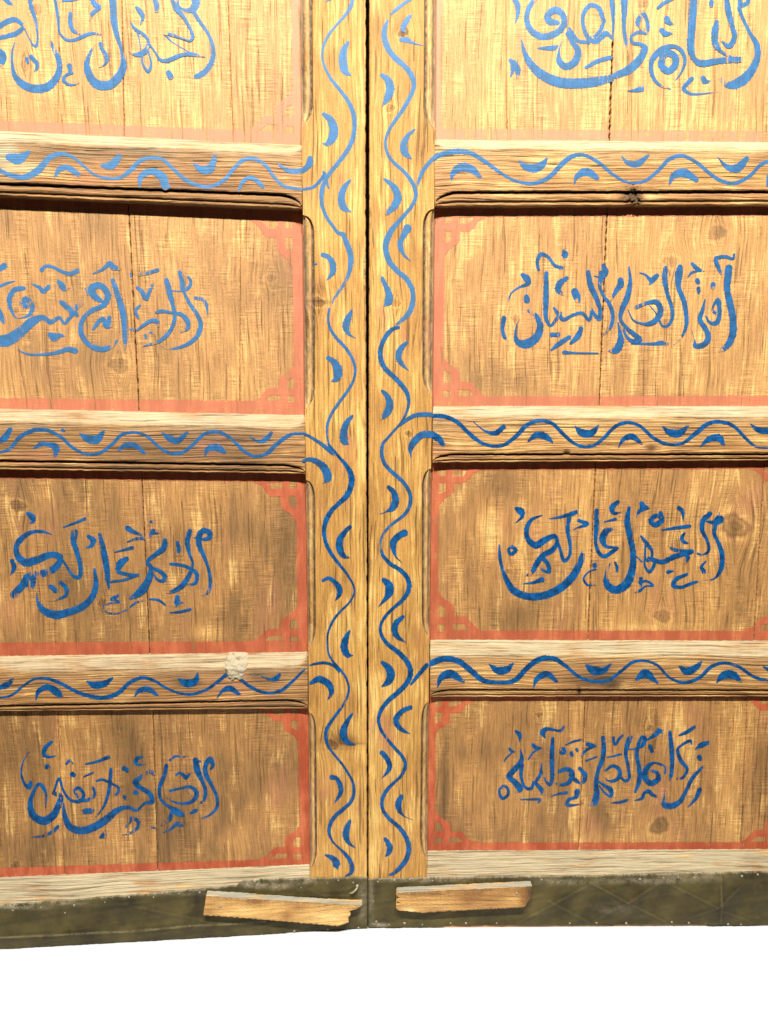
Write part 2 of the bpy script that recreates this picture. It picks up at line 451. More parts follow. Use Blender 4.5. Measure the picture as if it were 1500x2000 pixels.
CALL['L2'] = (0, 480, .28667, """
-10,160,40 25,140,44 40,120,36
-10,280,20 50,255,20 100,240,8
-10,440,40 10,490,40 28,530,10
160,290,34 100,300,36 65,360,36 75,430,26 110,490,8 150,492,8 205,465,28 220,410,36 180,365,44 150,400,44 185,415,30
-20,650,80 60,640,84 150,580,72 230,510,60 300,490,36 345,520,34 405,490,24 440,530,20 480,480,34 520,420,40 560,390,28
420,385,34 465,425,40 525,470,34
285,165,30 310,140,24 360,145,22 420,175,24 480,190,30 530,170,34
220,260,8 270,285,26 295,310,34 330,280,36
400,245,28 425,275,44 440,300,24 470,288,6
340,605,34 368,620,62 410,610,30 440,615,8
120,710,5 190,738,14 300,740,18 400,725,28 460,705,34 515,715,40
690,375,30 640,340,50 625,290,50 680,270,44 735,330,44 710,400,38 620,445,32 560,510,34 555,600,36 610,675,36 690,705,40 760,685,30 810,630,6
580,290,8 600,335,8
635,570,16 680,510,30 705,495,24 725,545,40 765,548,10
745,490,30 742,540,30
770,235,30 800,330,40 835,440,46 850,540,44 852,640,34 850,700,20
635,190,8 700,160,22 750,120,36 772,145,40 815,155,26
890,190,12 895,225,12
950,195,26 1010,185,26 1075,165,26
935,285,20 965,310,30 995,360,30 1020,310,24 1045,250,18
1135,235,34 1155,320,40 1180,410,28 1192,480,26 1165,570,26 1100,640,26 1030,670,18 970,685,6
1065,455,20 1100,445,26 1170,455,18 1230,465,28 1275,510,36 1280,560,26 1230,590,6
935,575,14 980,540,24 1030,512,28 1070,515,34 1080,550,14
955,405,14 925,440,22 940,490,18
990,610,18 995,630,16
1025,590,18 1045,600,10
882,570,10 905,575,26
1225,180,28 1240,240,34 1250,300,34 1290,280,26 1300,240,20 1270,205,20 1238,200,20
1250,310,18 1290,390,26 1345,470,30 1368,540,34 1340,620,34 1280,670,30 1200,698,20 1130,700,10 1090,675,5
1165,305,8 1210,310,8 1240,310,8
1330,355,24 1380,365,26 1405,400,24 1418,480,5
""")
CALL['R2'] = (960, 470, .33333, """
180,200,24 205,220,44 215,250,32 160,275,14 115,310,12 95,370,8
203,270,3 203,320,3
205,330,34 207,350,40
72,455,32 65,510,24 75,565,22 100,585,10
150,480,6 140,540,16 150,590,34 200,605,56 260,570,50 285,500,40 260,440,28 215,410,20
275,170,20 268,120,22 290,80,26 330,95,20 370,145,20 410,160,26
420,58,14 430,80,44 430,112,8
320,190,24 320,280,34 318,380,34 320,460,24 345,498,18 380,460,22 405,425,20
365,395,14 395,435,26 420,462,26 480,435,20 530,425,22 572,465,20 585,420,18 578,380,10
582,395,14 605,435,22 632,460,26 640,425,14
440,220,24 400,250,40 390,290,36 420,315,14
488,298,44 505,345,44
565,185,28 580,260,36 615,340,32 635,400,26 632,460,22
355,550,30 372,552,24 388,550,32
465,600,20 505,560,36 525,515,28
350,640,14 395,605,30 455,565,24
425,655,26 480,658,14 560,660,12 630,660,10
655,145,24 665,185,44 640,220,28 635,270,20 660,330,20 690,370,24 710,440,24 695,510,20 650,555,6
600,207,4 640,215,14
645,190,34 640,250,24
755,232,36 758,255,40 735,285,30 700,345,14
805,155,10 812,240,24 795,330,36 765,400,32 755,460,22 790,510,22 830,545,30 865,580,36 830,590,30 790,560,16 770,510,14
740,480,8 752,540,24 755,590,44 730,640,44 690,645,14
800,405,4 830,465,10 880,485,14 930,485,30 975,450,36 990,400,36 965,360,32 910,365,22 848,390,24
925,380,6 960,420,8 985,470,14 1000,500,14 1030,500,20 1060,450,22 1055,390,24 1030,310,26 1015,220,34 1020,160,30
870,190,10 900,200,14 930,230,24
970,205,28 945,230,34 928,255,14
820,605,10 890,605,16 960,605,22 990,600,30 1030,605,18
1105,155,34 1098,190,48 1095,270,32 1125,350,32 1140,430,28 1140,500,24 1110,570,14 1065,612,4
1150,215,6 1170,190,16 1200,180,14 1245,180,6
1175,135,20 1200,160,26 1240,180,10
1205,232,30 1210,246,26
1212,280,26 1214,304,22
1297,256,30 1298,272,28
1250,345,8 1235,410,24 1220,460,30 1255,520,32 1270,570,36 1240,610,36 1195,615,30 1190,585,8
1175,530,2 1190,590,3
1255,440,8 1280,480,20 1320,480,30 1335,420,26 1325,350,30 1305,370,16 1295,410,14 1315,425,20
1420,80,14 1415,105,18 1370,95,22 1315,105,26 1325,150,26 1345,195,14
1390,160,44 1385,210,44 1380,290,40 1400,380,42 1415,470,44 1410,560,44 1375,620,36 1335,645,20
""")
CALL['L3'] = (0, 980, .3, """
180,75,26 210,100,44 215,130,24 190,140,6
335,212,6 280,195,20 200,200,28 130,250,40 105,300,36 120,360,44 170,395,56 250,375,52 330,345,44 390,360,44 370,420,48 300,460,50 220,475,50
235,470,40 180,490,50 150,540,50 90,605,50
215,490,44 215,540,34 195,570,18
175,490,26 180,560,16
405,375,16 440,430,16 480,485,22 515,490,30 525,430,30 505,340,32 480,260,40 485,200,50
80,385,30 92,430,34 70,475,10
415,165,10 470,145,16 555,110,22
575,225,24 605,250,40 595,285,26 560,300,6
650,215,24 670,300,40 690,400,44 700,480,36 700,555,34
240,590,4 245,640,20 275,700,44 360,735,56 440,720,50 540,680,46 600,620,42 625,540,36 615,440,18
330,550,30 362,576,38
395,525,24 430,560,30 430,605,26 355,645,5
750,328,8 810,312,18 865,298,24
830,170,36 870,195,28 920,215,12
830,260,10 880,242,18 935,235,24
980,215,24 1000,185,24 1003,205,18 1040,200,6
983,128,22 995,133,8
825,370,30 785,400,50 770,450,30 820,470,24 900,478,20
725,520,16 800,510,16 860,490,20 900,475,18
1075,250,30 1065,300,40 1010,345,32 960,390,24 985,430,34 965,510,48 920,580,56 880,610,40 850,625,20
985,430,20 1040,450,26 1075,490,30 1060,515,24 1020,500,16 1000,450,12
1155,265,24 1165,310,28 1155,350,10
1235,190,30 1220,260,34 1235,340,22 1255,400,16 1230,480,30 1180,550,36 1120,585,24 1085,590,10
1110,405,20 1160,410,24 1230,430,24 1280,470,30 1270,530,24 1210,540,8
1265,235,10 1310,245,16 1360,235,36 1365,200,36 1320,190,40 1295,230,42 1300,290,36 1330,360,26 1355,430,22 1370,520,24 1355,590,22 1315,612,10
730,635,30 770,610,20
730,630,24 780,655,10 720,660,12 675,685,18 690,715,16 750,730,10 820,705,12 880,660,16 940,640,12
975,635,14 1030,640,18 1075,670,14
1155,620,30 1153,650,40 1145,680,14
1160,660,24 1192,655,10
1110,722,12 1180,715,20 1240,700,20
""")
CALL['R3'] = (950, 960, .33333, """
175,100,24 200,115,48 210,145,24 170,185,6
325,140,8 265,165,24 235,220,30 245,280,34 290,315,44 340,285,40 400,262,30 415,290,24 390,340,34 330,375,34 290,430,36 265,475,26 225,495,10
330,390,26 360,425,28 365,470,24 325,455,14 325,430,10
415,285,16 435,350,20 455,405,24 485,380,20 490,310,22 475,220,28 485,140,30
370,160,6 430,150,18 500,130,28 530,118,24
540,170,22 590,190,26 540,210,14 510,222,5
150,322,22 172,345,24 142,366,22 130,338,20 150,322,20
75,315,10 80,390,22 95,460,20 115,510,32 160,580,44 250,615,46 350,605,48 440,560,50 510,490,48 550,410,40 575,335,24
215,540,6 270,535,16 325,515,34
645,110,26 645,200,32 640,300,22 660,360,24 690,380,24 740,350,26 770,330,14 700,320,22 680,275,44 705,230,40 735,220,18
770,60,24 735,95,36 745,125,24 790,122,6
690,178,8 755,162,20
835,95,20 825,170,36 840,260,38 858,350,36 855,450,44 820,540,56 760,575,50 710,550,44 700,500,30 715,440,14 725,420,6
755,415,14 765,450,20 765,465,16
910,70,30 917,90,40 952,92,12
950,95,16 895,115,22 880,145,10
1020,125,26 1025,170,34 985,195,32 962,170,28 995,140,30 1018,150,18
1125,95,24 1145,110,26 1155,165,10
1030,225,10 1110,212,20 1190,202,22
905,260,10 935,300,26 970,350,18 960,400,16 935,400,14 930,300,12
950,390,20 985,410,20 955,470,20 930,440,14 925,380,12
880,380,6 910,410,8
975,395,20 1030,412,30 1090,385,32 1150,365,30 1200,350,28 1150,345,16 1100,340,22 1070,312,16
1160,360,20 1180,385,26 1165,420,10
1160,245,16 1145,275,26 1165,300,20 1190,302,5
1310,130,30 1270,170,34 1265,230,28 1295,290,20 1300,350,20 1260,370,12 1210,350,20
1290,175,10 1330,180,30 1362,165,56 1370,135,30
1340,190,36 1335,250,24 1355,290,24 1380,370,32 1375,450,30 1335,510,12 1280,520,6
1285,410,12 1260,440,20 1275,470,30
1065,470,28 1100,465,4
1175,485,20 1110,515,28 1095,550,28 1140,560,22 1210,535,20 1270,520,6
634,432,32 645,448,18
640,455,14 600,470,10 570,510,14 590,545,14 640,548,6
905,510,24 905,550,18
900,530,24 940,525,14 975,550,16 930,555,10 900,580,20 870,592,5
""")
CALL['L4'] = (20, 1430, .29333, """
275,65,24 230,110,34 225,150,30 260,165,20 315,155,5
125,130,4 85,200,10 75,280,16 100,350,24 125,365,36 140,335,34
246,230,38 255,236,34
375,210,20 395,190,20 413,207,16
235,500,8 240,420,16 215,360,30 190,345,24 155,400,26 135,460,36 150,550,50 220,590,60 280,560,56 320,490,46 335,430,40 290,405,28
290,400,16 325,310,20 355,390,18 400,450,22 460,460,26 490,420,24 455,370,26 430,390,24 450,430,20
460,455,26 520,450,26 565,410,26 540,350,18
505,212,14 580,195,20 655,165,28
490,297,12 550,270,16
415,280,38 440,295,22
670,245,24 665,330,28 650,420,24 620,500,18 570,565,8
575,325,14 610,315,20 680,345,18 720,370,20 715,405,20 680,425,6
355,470,8 365,560,36 400,630,50 470,655,54 550,635,56 640,580,56 720,515,40 790,500,26 840,520,20 900,470,20 945,465,32 930,410,36 870,370,34 835,335,44 880,290,26 930,262,26 955,275,30
832,400,34 842,404,30
758,240,36 785,255,28
760,430,28 775,440,28
880,160,16 840,180,30 840,210,24 905,213,5
498,525,40 545,520,38
140,697,6 220,690,18 290,655,26 325,625,20 330,655,8
610,690,28 630,675,34
600,700,16 630,695,22
770,630,10 800,590,22 800,570,18 850,590,30 850,630,26 800,670,14 745,685,6
940,632,10 965,636,12
1040,220,28 1025,290,32 995,370,28 1000,440,22 1050,490,22 1110,520,34 1150,550,28 1100,540,24 1080,520,20 1060,580,30 1005,620,10
1065,185,20 1100,160,18 1160,165,20 1170,155,18
1105,285,14 1130,270,18 1170,300,36 1190,280,22
1065,390,20 1130,375,18 1200,365,24 1240,400,34 1220,455,30 1150,475,20 1080,460,12 1035,430,4
1160,380,3 1215,430,4
1235,185,40 1245,250,48 1275,320,30 1300,390,28 1285,460,24 1255,475,12
1240,190,20 1268,195,12
1335,245,14 1350,220,28 1330,180,40 1303,215,34 1300,270,36 1345,360,26 1375,430,24 1375,500,24 1330,550,16 1260,580,6
1200,540,14 1230,525,30 1250,515,18
1020,668,8 1070,645,18 1115,605,24 1120,622,18 1155,615,26
""")
CALL['R4'] = (960, 1390, .30667, """
155,125,20 178,145,36 180,190,10
115,235,20 127,250,24 147,257,8
130,262,12 90,300,12 80,318,8
75,472,18 50,500,20 68,552,24 106,525,24 98,482,20 72,470,16
185,240,8 190,310,36 130,385,44 110,410,40 150,450,44 180,490,50 160,510,24
190,340,36 190,420,24 215,480,22 250,490,26 275,420,20
320,330,10 310,400,24 282,450,26 320,500,34 325,525,20
390,170,24 385,250,34 385,350,34 385,430,30 370,465,24 340,430,18 325,385,14
340,165,12 325,130,44 350,110,30 400,115,18 440,120,24 460,95,18
265,210,26 277,225,30 320,232,10
318,232,10 270,255,14 235,300,12
440,240,22 460,235,24 465,260,24 440,262,22 440,240,20
507,262,28 513,276,28
542,238,22 548,248,22
470,212,8 520,190,16 570,178,16
430,380,24 480,365,34 515,390,36 490,450,32 440,465,20 405,455,8
500,400,24 540,440,30 565,455,14
560,360,24 595,400,34 590,440,30 570,455,14
375,540,5 430,522,16 480,515,22
185,558,8 250,558,14 310,560,18 295,580,10
545,508,44 540,540,28 490,560,24 480,590,28 520,595,16 580,580,5
610,205,30 640,215,34 667,218,14
660,220,12 600,245,20 575,280,14
600,312,12 670,285,12
710,165,30 715,230,36 705,310,36 680,370,30 665,450,34 670,520,44 655,580,50 635,598,20
670,440,14 720,470,24 760,500,40 758,540,22 715,510,16 685,470,10
775,165,22 785,210,20 815,170,22 835,150,16
735,292,8 780,282,16 825,270,16
725,375,16 770,345,26 810,365,30 815,410,32 780,440,26 735,435,10 715,405,5
810,400,14 850,440,24 875,425,26 870,350,24 855,260,30 875,180,40 885,160,30
870,240,8 920,235,14 960,215,30 975,170,34 958,162,24 935,210,28 925,280,30 940,360,34 940,440,34 915,510,20
990,180,14 1050,140,36 1065,120,40 1088,130,20
1080,340,14 1040,325,16 1000,345,36 975,410,44 1010,455,44 1060,430,40 1055,390,30 1018,375,18
1060,325,10 1105,350,12 1105,390,16
1008,218,28 1020,245,30 1025,265,22
910,565,6 960,550,24 970,520,24 1000,505,30 1020,525,28 1050,540,22
1135,130,26 1145,220,36 1150,330,32 1140,430,28
1195,150,14 1240,130,28 1295,95,24
1275,205,10 1265,185,22 1200,220,18 1185,240,24 1205,310,30 1245,365,24 1215,420,20 1180,425,14
1340,355,20 1280,420,30 1240,500,28 1200,570,36 1145,600,44 1100,590,40 1100,540,10 1105,480,4
1300,235,12 1340,210,40 1380,195,30
1322,288,36 1328,298,34
1325,495,34 1300,550,28 1250,608,6
760,580,6 820,575,22 870,560,18
""")
S = 300 / 1333.0
VINE_L = [(580, 0, S, """
485,-20,30 465,60,34 420,130,28 340,220,22 265,320,26 225,420,22 220,500,20 245,590,22 300,690,28 380,790,32 445,880,36 490,990,42 500,1090,40 485,1200,40 440,1300,40 360,1410,38 280,1510,36 235,1590,36 215,1660,40 215,1760,34 250,1870,30 310,1960,28 360,2023,32 395,2031,40 435,2121,46 465,2211,48 465,2301,44 440,2401,30 385,2501,28 325,2585,22 310,2625,14
230,1490,20 245,1535,36 275,1635,14
445,365,24 405,440,60 400,540,72 420,620,60 470,655,8
235,990,36 290,1040,64 320,1120,76 305,1200,76 260,1250,40 225,1245,8
460,1565,20 410,1630,50 385,1720,60 405,1800,60 470,1840,8
262,5,16 300,-6,14
"""), (580, 430, S, """
280,770,20 270,840,20 285,930,24 340,1020,28 415,1100,28 475,1190,26 505,1290,24 490,1390,24 440,1480,26 360,1590,28 300,1680,26 265,1770,24 260,1860,16 280,1960,20
225,300,40 275,320,44 310,380,56 310,450,50 260,520,6
475,785,22 440,860,60 425,930,60 450,985,30 510,1025,4
270,1195,36 320,1230,56 355,1300,80 345,1370,64 300,1400,8
480,1700,24 430,1760,50 405,1850,64 415,1920,64 440,1940,20
70,1855,24 150,1900,26 230,1955,34 310,2021,36 325,2036,20
150,375,10 168,378,18
"""), (580, 860, S, """
270,30,16 330,100,24 370,150,26 430,220,36 470,300,50 470,390,52 430,480,48 370,540,40 300,610,40 250,700,44 235,800,36 255,900,34 310,1000,32 380,1090,26 440,1170,22 490,1260,18 495,1330,16 450,1410,18 370,1490,20 310,1570,22 270,1670,18 265,1760,16 275,1850,18 315,1920,20 385,2001,22 430,2071,20 450,2151,20 430,2241,22 370,2341,24
55,178,24 110,165,36 190,195,56 250,260,70 265,330,64 225,372,8
460,750,32 410,800,44 370,870,60 375,950,60 410,1005,40 455,1018,6
225,1215,26 275,1195,32 330,1230,40 370,1290,52 360,1350,36 330,1390,5
455,1655,20 420,1730,56 410,1800,64 440,1860,50 485,1865,6
"""), (580, 1290, S, """
372,425,24 310,510,28 260,590,32 250,660,32 265,730,24 320,810,20 385,890,20 440,970,22 485,1060,24 495,1140,28 470,1220,30 400,1290,34 330,1350,36 285,1430,32 280,1500,28 310,1570,18 370,1630,18 430,1690,34 475,1770,40 470,1840,36 420,1870,10
112,40,12 170,25,22 250,20,24 320,45,22 365,95,20
120,195,30 190,160,56 260,190,60 295,240,52 295,290,36 265,340,4
480,460,18 440,520,40 405,600,60 410,670,60 450,715,40 510,730,8
300,1010,40 340,1020,36 375,1080,44 380,1140,40 355,1190,28 325,1235,5
460,1390,24 435,1450,52 425,1520,56 450,1580,34 510,1625,4
250,1690,20 300,1710,44 340,1750,64 345,1785,56 350,1800,24
""")]
VINE_R = [(580, 0, S, """
990,-10,30 930,30,30 860,85,32 820,120,20 808,155,10
788,178,20 760,250,46 760,330,50 790,420,52 850,500,50 930,570,46 985,640,46 1015,720,44 1000,800,36 955,890,36 900,980,34 835,1070,30 785,1160,26 768,1240,24 785,1330,28 840,1410,30 920,1480,30 985,1560,34 1025,1640,36 1030,1710,34 995,1790,32 930,1870,36 860,1950,42 820,2001,50 775,2101,54 775,2191,50 810,2281,50 870,2351,44 950,2421,44 1000,2511,42 1005,2611,42 980,2701,46 920,2771,36 865,2815,22
1215,1348,40 1160,1400,36 1095,1480,36 1060,1560,28 1045,1610,20
980,140,30 945,190,48 920,250,44 935,275,20
905,345,36 950,345,50 1000,370,24 1100,397,3
735,650,30 785,690,60 810,760,72 790,840,64 745,915,16
1020,1125,18 960,1180,40 925,1260,60 940,1330,60 990,1375,16
760,1555,20 830,1610,50 875,1700,64 850,1780,64 780,1850,36
"""), (580, 430, S, """
880,930,30 830,945,36 770,1010,40 730,1100,40 725,1190,44 760,1280,44 830,1350,42 900,1420,42 955,1500,38 970,1580,28 950,1670,22 900,1760,20 830,1840,22 770,1910,24 750,1931,28 735,2011,32 755,2101,34 810,2171,34 890,2241,34 950,2311,34 985,2391,34 980,2471,34 935,2551,30 860,2611,26 790,2671,26 740,2741,22 722,2821,24 745,2911,30
890,1790,10 930,1750,30 1010,1700,38 1100,1685,40 1168,1690,40
960,70,70 915,150,44 895,210,50 930,300,26 985,355,5
740,505,32 775,580,44 800,650,60 790,710,70 755,745,10
955,1060,24 905,1110,50 880,1180,56 905,1240,40 970,1305,5
740,1480,26 785,1530,50 805,1610,64 775,1680,60 730,1725,20
990,2061,6 985,2020,20 985,1985,44 1010,1930,60 1090,1860,60 1165,1860,60
"""), (580, 860, S, """
745,1000,30 810,1070,34 890,1120,36 950,1180,40 975,1250,40 955,1330,40 900,1400,34 830,1460,28 765,1530,28 728,1600,26 730,1680,30 780,1760,34 870,1830,42 940,1900,44 982,1975,46 980,2051,46 940,2121,44 870,2191,44 790,2261,40 730,2341,36 708,2421,30 730,2511,28 790,2601,26
795,405,34 840,450,50 855,530,60 825,590,56 780,615,16 720,640,3
935,800,56 880,830,56 835,890,60 840,950,40 860,1010,14 910,1060,4
755,1210,40 800,1260,72 800,1320,72 770,1370,40 705,1445,3
920,1530,30 865,1580,50 845,1640,56 870,1700,44 950,1755,3
740,1925,30 800,1981,64 815,2041,70 790,2096,56 740,2131,16
"""), (580, 1290, S, """
790,690,26 860,770,28 920,840,30 940,910,30 910,990,26 840,1060,26 775,1130,34 738,1210,32 745,1290,30 800,1370,32 880,1440,36 940,1520,40 970,1620,42 950,1720,44 890,1800,40 830,1850,26 790,1860,10
1125,40,40 1100,70,36 1040,140,34 990,205,18
985,405,36 910,440,44 860,510,50 880,570,44 930,610,30 985,635,3
740,800,44 780,850,46 805,910,44 790,960,36 735,1025,4
905,1180,40 880,1240,56 890,1300,44 930,1350,12 1010,1385,3
765,1550,34 800,1600,48 805,1640,52 785,1685,30 768,1697,10
""")]
RAILV = {}
RAILV['L1'] = (0, 240, .44, """
-10,205,16 40,230,18 110,240,24 170,210,30 220,155,22 270,138,18 320,150,12 370,190,10 420,230,10 480,247,12 530,245,14 580,210,20 620,170,18 670,155,14 720,162,14 770,205,14 820,250,16 880,278,16 940,282,16 1000,250,16 1040,200,16 1080,165,16 1130,160,16 1180,190,14 1220,245,14 1260,280,14 1330,295,12
40,150,30 80,160,44 130,130,14
243,240,8 265,205,24 300,200,24 350,230,20
455,190,16 490,190,34 530,150,24
620,285,6 625,240,24 670,215,28 720,240,36 735,280,34
860,180,6 890,205,30 930,205,36 955,150,18
1060,305,5 1075,265,16 1110,243,18 1150,265,18 1165,282,16
1230,180,4 1280,212,20 1332,215,24
""", """
1345,295,12 1390,285,14 1430,245,16 1440,225,16
1345,212,22 1372,185,30 1378,160,28
""")
RAILV['R1'] = (800, 240, .46667, """
112,140,20 170,122,22 250,125,18 320,165,16 390,215,12 450,245,12 520,253,16 580,230,18 630,180,20 680,140,18 730,135,14 790,165,14 850,215,12 910,248,10 980,245,12 1040,200,14 1090,150,16 1140,138,14 1200,165,14 1260,215,14 1310,245,14 1360,252,14 1420,225,14 1470,175,14 1520,155,14
175,240,4 180,215,20 215,185,34 260,195,30 295,225,14
460,160,6 480,180,24 520,190,34 555,175,28 575,148,8
688,258,3 700,225,20 740,205,32 785,230,18
888,140,3 910,165,16 950,172,26 1000,135,10
1085,260,4 1105,220,24 1150,210,34 1200,238,20
1290,145,3 1330,185,20 1370,190,34 1410,150,20
1495,265,6 1510,220,24 1560,210,30 1600,240,16
""", "")
RAILV['L2'] = (0, 770, .44, """
-20,262,8 40,245,14 90,190,18 150,160,18 210,160,16 270,190,14 320,235,14 380,265,12 440,262,14 500,220,14 540,180,14 600,170,12 650,185,12 700,230,12 750,260,14 810,258,14 860,220,14 910,175,14 970,168,14 1030,200,14 1080,250,14 1130,275,12 1180,265,16 1230,220,18 1290,180,14 1350,175,12
-10,210,20 20,195,30 45,155,18
150,240,8 180,222,20 220,222,22 250,240,30 245,270,18
355,175,6 385,195,30 430,200,34 460,165,14
525,250,8 555,228,22 600,228,22 640,260,14
720,170,5 750,195,24 790,205,26 830,170,14
910,275,5 920,245,20 960,235,30 995,255,18
1110,190,4 1150,210,12 1180,200,22 1205,170,12
276,158,12 284,162,12
""", "")
RAILV['R2'] = (780, 770, .48, """
134,88,16 180,90,16 230,110,16 290,165,16 350,205,14 420,208,14 470,175,16 520,125,16 570,108,14 620,118,14 670,165,14 720,205,12 780,212,12 830,180,14 880,130,14 930,115,14 980,130,12 1030,175,14 1090,203,12 1150,200,12 1210,155,18 1260,118,16 1310,113,14 1360,130,14 1410,180,12 1450,212,10 1510,218,10
300,112,3 350,150,8 390,158,20 425,132,18
134,165,28 165,185,24 178,208,14
525,190,8 560,165,24 600,175,24 622,195,8
715,130,4 740,155,28 780,158,28 810,128,8
890,220,2 910,185,16 945,172,24 985,200,10
1070,130,3 1100,155,26 1140,158,28 1175,128,8
1222,215,3 1260,182,22 1300,178,28 1320,205,12
1428,120,3 1460,145,20 1510,150,24
""", "")
RAILV['L3'] = (0, 1240, .45333, """
-10,272,8 50,260,10 100,220,10 150,190,10 200,188,12 260,208,14 320,240,14 380,262,16 450,270,18 510,250,18 560,205,16 610,185,14 660,195,12 710,225,10 770,250,10 830,255,12 890,235,12 940,200,14 975,170,14
1040,195,14 1090,230,14 1150,250,12 1210,240,14 1260,200,12 1312,148,8
0,225,20 30,215,26 55,190,12
155,280,5 165,245,18 205,225,24 250,250,30 265,265,14
375,200,6 405,215,28 450,210,26 485,185,8
580,265,5 600,240,18 640,235,24 680,260,8
770,190,8 800,208,30 840,200,28 852,165,8
935,272,3 960,240,14 990,230,24 1030,255,14
1125,178,3 1165,192,10 1190,188,22 1205,170,12
""", "")
RAILV['R3'] = (780, 1230, .48, """
122,140,22 180,118,24 240,128,22 290,165,22 340,205,20 410,215,14 470,205,20 520,155,20 570,120,22 630,118,18 680,150,14 730,190,12 790,210,12 850,205,12 900,170,12 950,132,12 1000,126,10 1050,145,10 1100,195,10 1160,215,12 1220,195,14 1270,150,14 1320,135,12 1380,150,12 1440,190,12 1510,212,12
155,235,3 170,195,24 210,180,34 260,210,12
365,140,4 400,165,28 435,162,28 462,138,8
545,235,3 560,200,20 600,180,24 640,210,12
760,145,10 790,165,34 830,165,24 860,140,8
965,200,12 1000,178,34 1050,215,8
1140,150,8 1170,168,30 1210,150,22 1230,128,8
1290,215,5 1320,185,30 1360,185,30 1390,210,10
1480,150,4 1510,165,20
""", "")

def parse(block):
    x0, y0, s, txt = block[:4]
    out = []
    for ln in txt.strip().splitlines():
        p = np.array([[float(t) for t in w.split(',')] for w in ln.split()])
        p[:, 0] = x0 + p[:, 0] * s; p[:, 1] = y0 + p[:, 1] * s; p[:, 2] *= s
        out.append(p)
    return out

def spline(p, step=1.1):
    """centripetal Catmull-Rom through x, y, width"""
    if len(p) == 2:
        p = np.stack([p[0], p[0] * .5 + p[1] * .5, p[1]])
    q = np.vstack([2 * p[0] - p[1], p, 2 * p[-1] - p[-2]])
    out = []
    for i in range(1, len(q) - 2):
        P = q[i - 1:i + 3]
        t = [0.0]
        for k in range(3):
            t.append(t[-1] + max(1e-3, np.hypot(*(P[k + 1, :2] - P[k, :2]))) ** 0.5)
        n = max(3, int(np.hypot(*(P[2, :2] - P[1, :2])) / step))
        for tt in np.linspace(t[1], t[2], n, endpoint=(i == len(q) - 3)):
            A1 = (t[1] - tt) / (t[1] - t[0]) * P[0] + (tt - t[0]) / (t[1] - t[0]) * P[1]
            A2 = (t[2] - tt) / (t[2] - t[1]) * P[1] + (tt - t[1]) / (t[2] - t[1]) * P[2]
            A3 = (t[3] - tt) / (t[3] - t[2]) * P[2] + (tt - t[2]) / (t[3] - t[2]) * P[3]
            B1 = (t[2] - tt) / (t[2] - t[0]) * A1 + (tt - t[0]) / (t[2] - t[0]) * A2
            B2 = (t[3] - tt) / (t[3] - t[1]) * A2 + (tt - t[1]) / (t[3] - t[1]) * A3
            out.append((t[2] - tt) / (t[2] - t[1]) * B1 + (tt - t[1]) / (t[2] - t[1]) * B2)
    return np.array(out)

def add_stroke(mb, leaf, p, base, k, fade=0.0, dry0=0.0, seed=0.0, dry_end=0.5, wmul=1.0, wood=None):
    c = spline(p)
    w = np.maximum(c[:, 2] * wmul, 0.7)
    d = np.gradient(c[:, :2], axis=0)
    L = np.maximum(1e-6, np.hypot(d[:, 0], d[:, 1]))
    T = d / L[:, None]
    # smooth the direction a little so that tight turns do not fold
    ker = np.array([1, 2, 3, 2, 1.0]); ker /= ker.sum()
    Tp = np.vstack([T[:1]] * 2 + [T] + [T[-1:]] * 2)
    T = np.stack([np.convolve(Tp[:, j], ker, 'valid') for j in range(2)], -1)
    T /= np.maximum(1e-6, np.hypot(T[:, 0], T[:, 1]))[:, None]
    al = np.concatenate([[0], np.cumsum(np.hypot(*np.diff(c[:, :2], axis=0).T))])
    tot = al[-1]
    # rounded ends
    def cap(pt, t, w0, sg):
        a = np.linspace(0.97, 0.25, 4) if sg < 0 else np.linspace(0.25, 0.97, 4)
        return np.stack([pt + sg * t * (w0 / 2) * s for s in a]), np.array([w0 * math.sqrt(1 - s * s) for s in a])
    c0, w0 = cap(c[0, :2], T[0], w[0], -1); c1, w1 = cap(c[-1, :2], T[-1], w[-1], 1)
    C = np.vstack([c0, c[:, :2], c1]); W = np.concatenate([w0, w, w1])
    TT = np.vstack([np.repeat(T[:1], 4, 0), T, np.repeat(T[-1:], 4, 0)])
    AL = np.concatenate([np.full(4, 0.0), al, np.full(4, tot)])
    Nn = np.stack([-TT[:, 1], TT[:, 0]], -1)
    sd = int(abs(c[0, 0] * 7 + c[0, 1] * 13)) % 100000
    amp = np.clip(W * 0.09, 0.15, 0.95)
    jl = (wob(AL, .7, 6.0, sd) + wob(AL, .8, 2.2, sd + 3)) * amp; jr = (wob(AL, .7, 6.0, sd + 1) + wob(AL, .8, 2.2, sd + 4)) * amp
    cols = [-1, -0.55, 0, 0.55, 1]; hh = [0.0, 0.00005, 0.00008, 0.00005, 0.0]
    off = np.stack([Nn * ((s * W / 2) + np.where(s < 0, -jl, jr) * abs(s))[:, None] for s in cols], 1)
    P = C[:, None, :] + off
    lift = base + 0.00022 + 0.00003 * (k % 24)
    D = lift + np.array(hh)[None, :] + (0.00004 * AL / max(tot, 1))[:, None]
    pos = leaf.loc(P[..., 0], P[..., 1], base, D)
    e = np.minimum(1, np.maximum(0, (AL - 0.72 * tot) / max(1e-6, 0.28 * tot)))
    wmax = W.max()
    dry = dry0 + dry_end * (e ** 1.5) * (0.4 + 0.6 * (W < 0.6 * wmax)) + 0.18 * np.abs(wob(AL, 1, 40.0, sd + 5))
    dry = dry[:, None] + np.array([0.10, 0, -0.04, 0, 0.10])[None, :]
    at = wood(P[..., 0], P[..., 1]) if wood else dict(seed=seed)
    mb.grid(pos, dry=dry, fade=fade, **at)
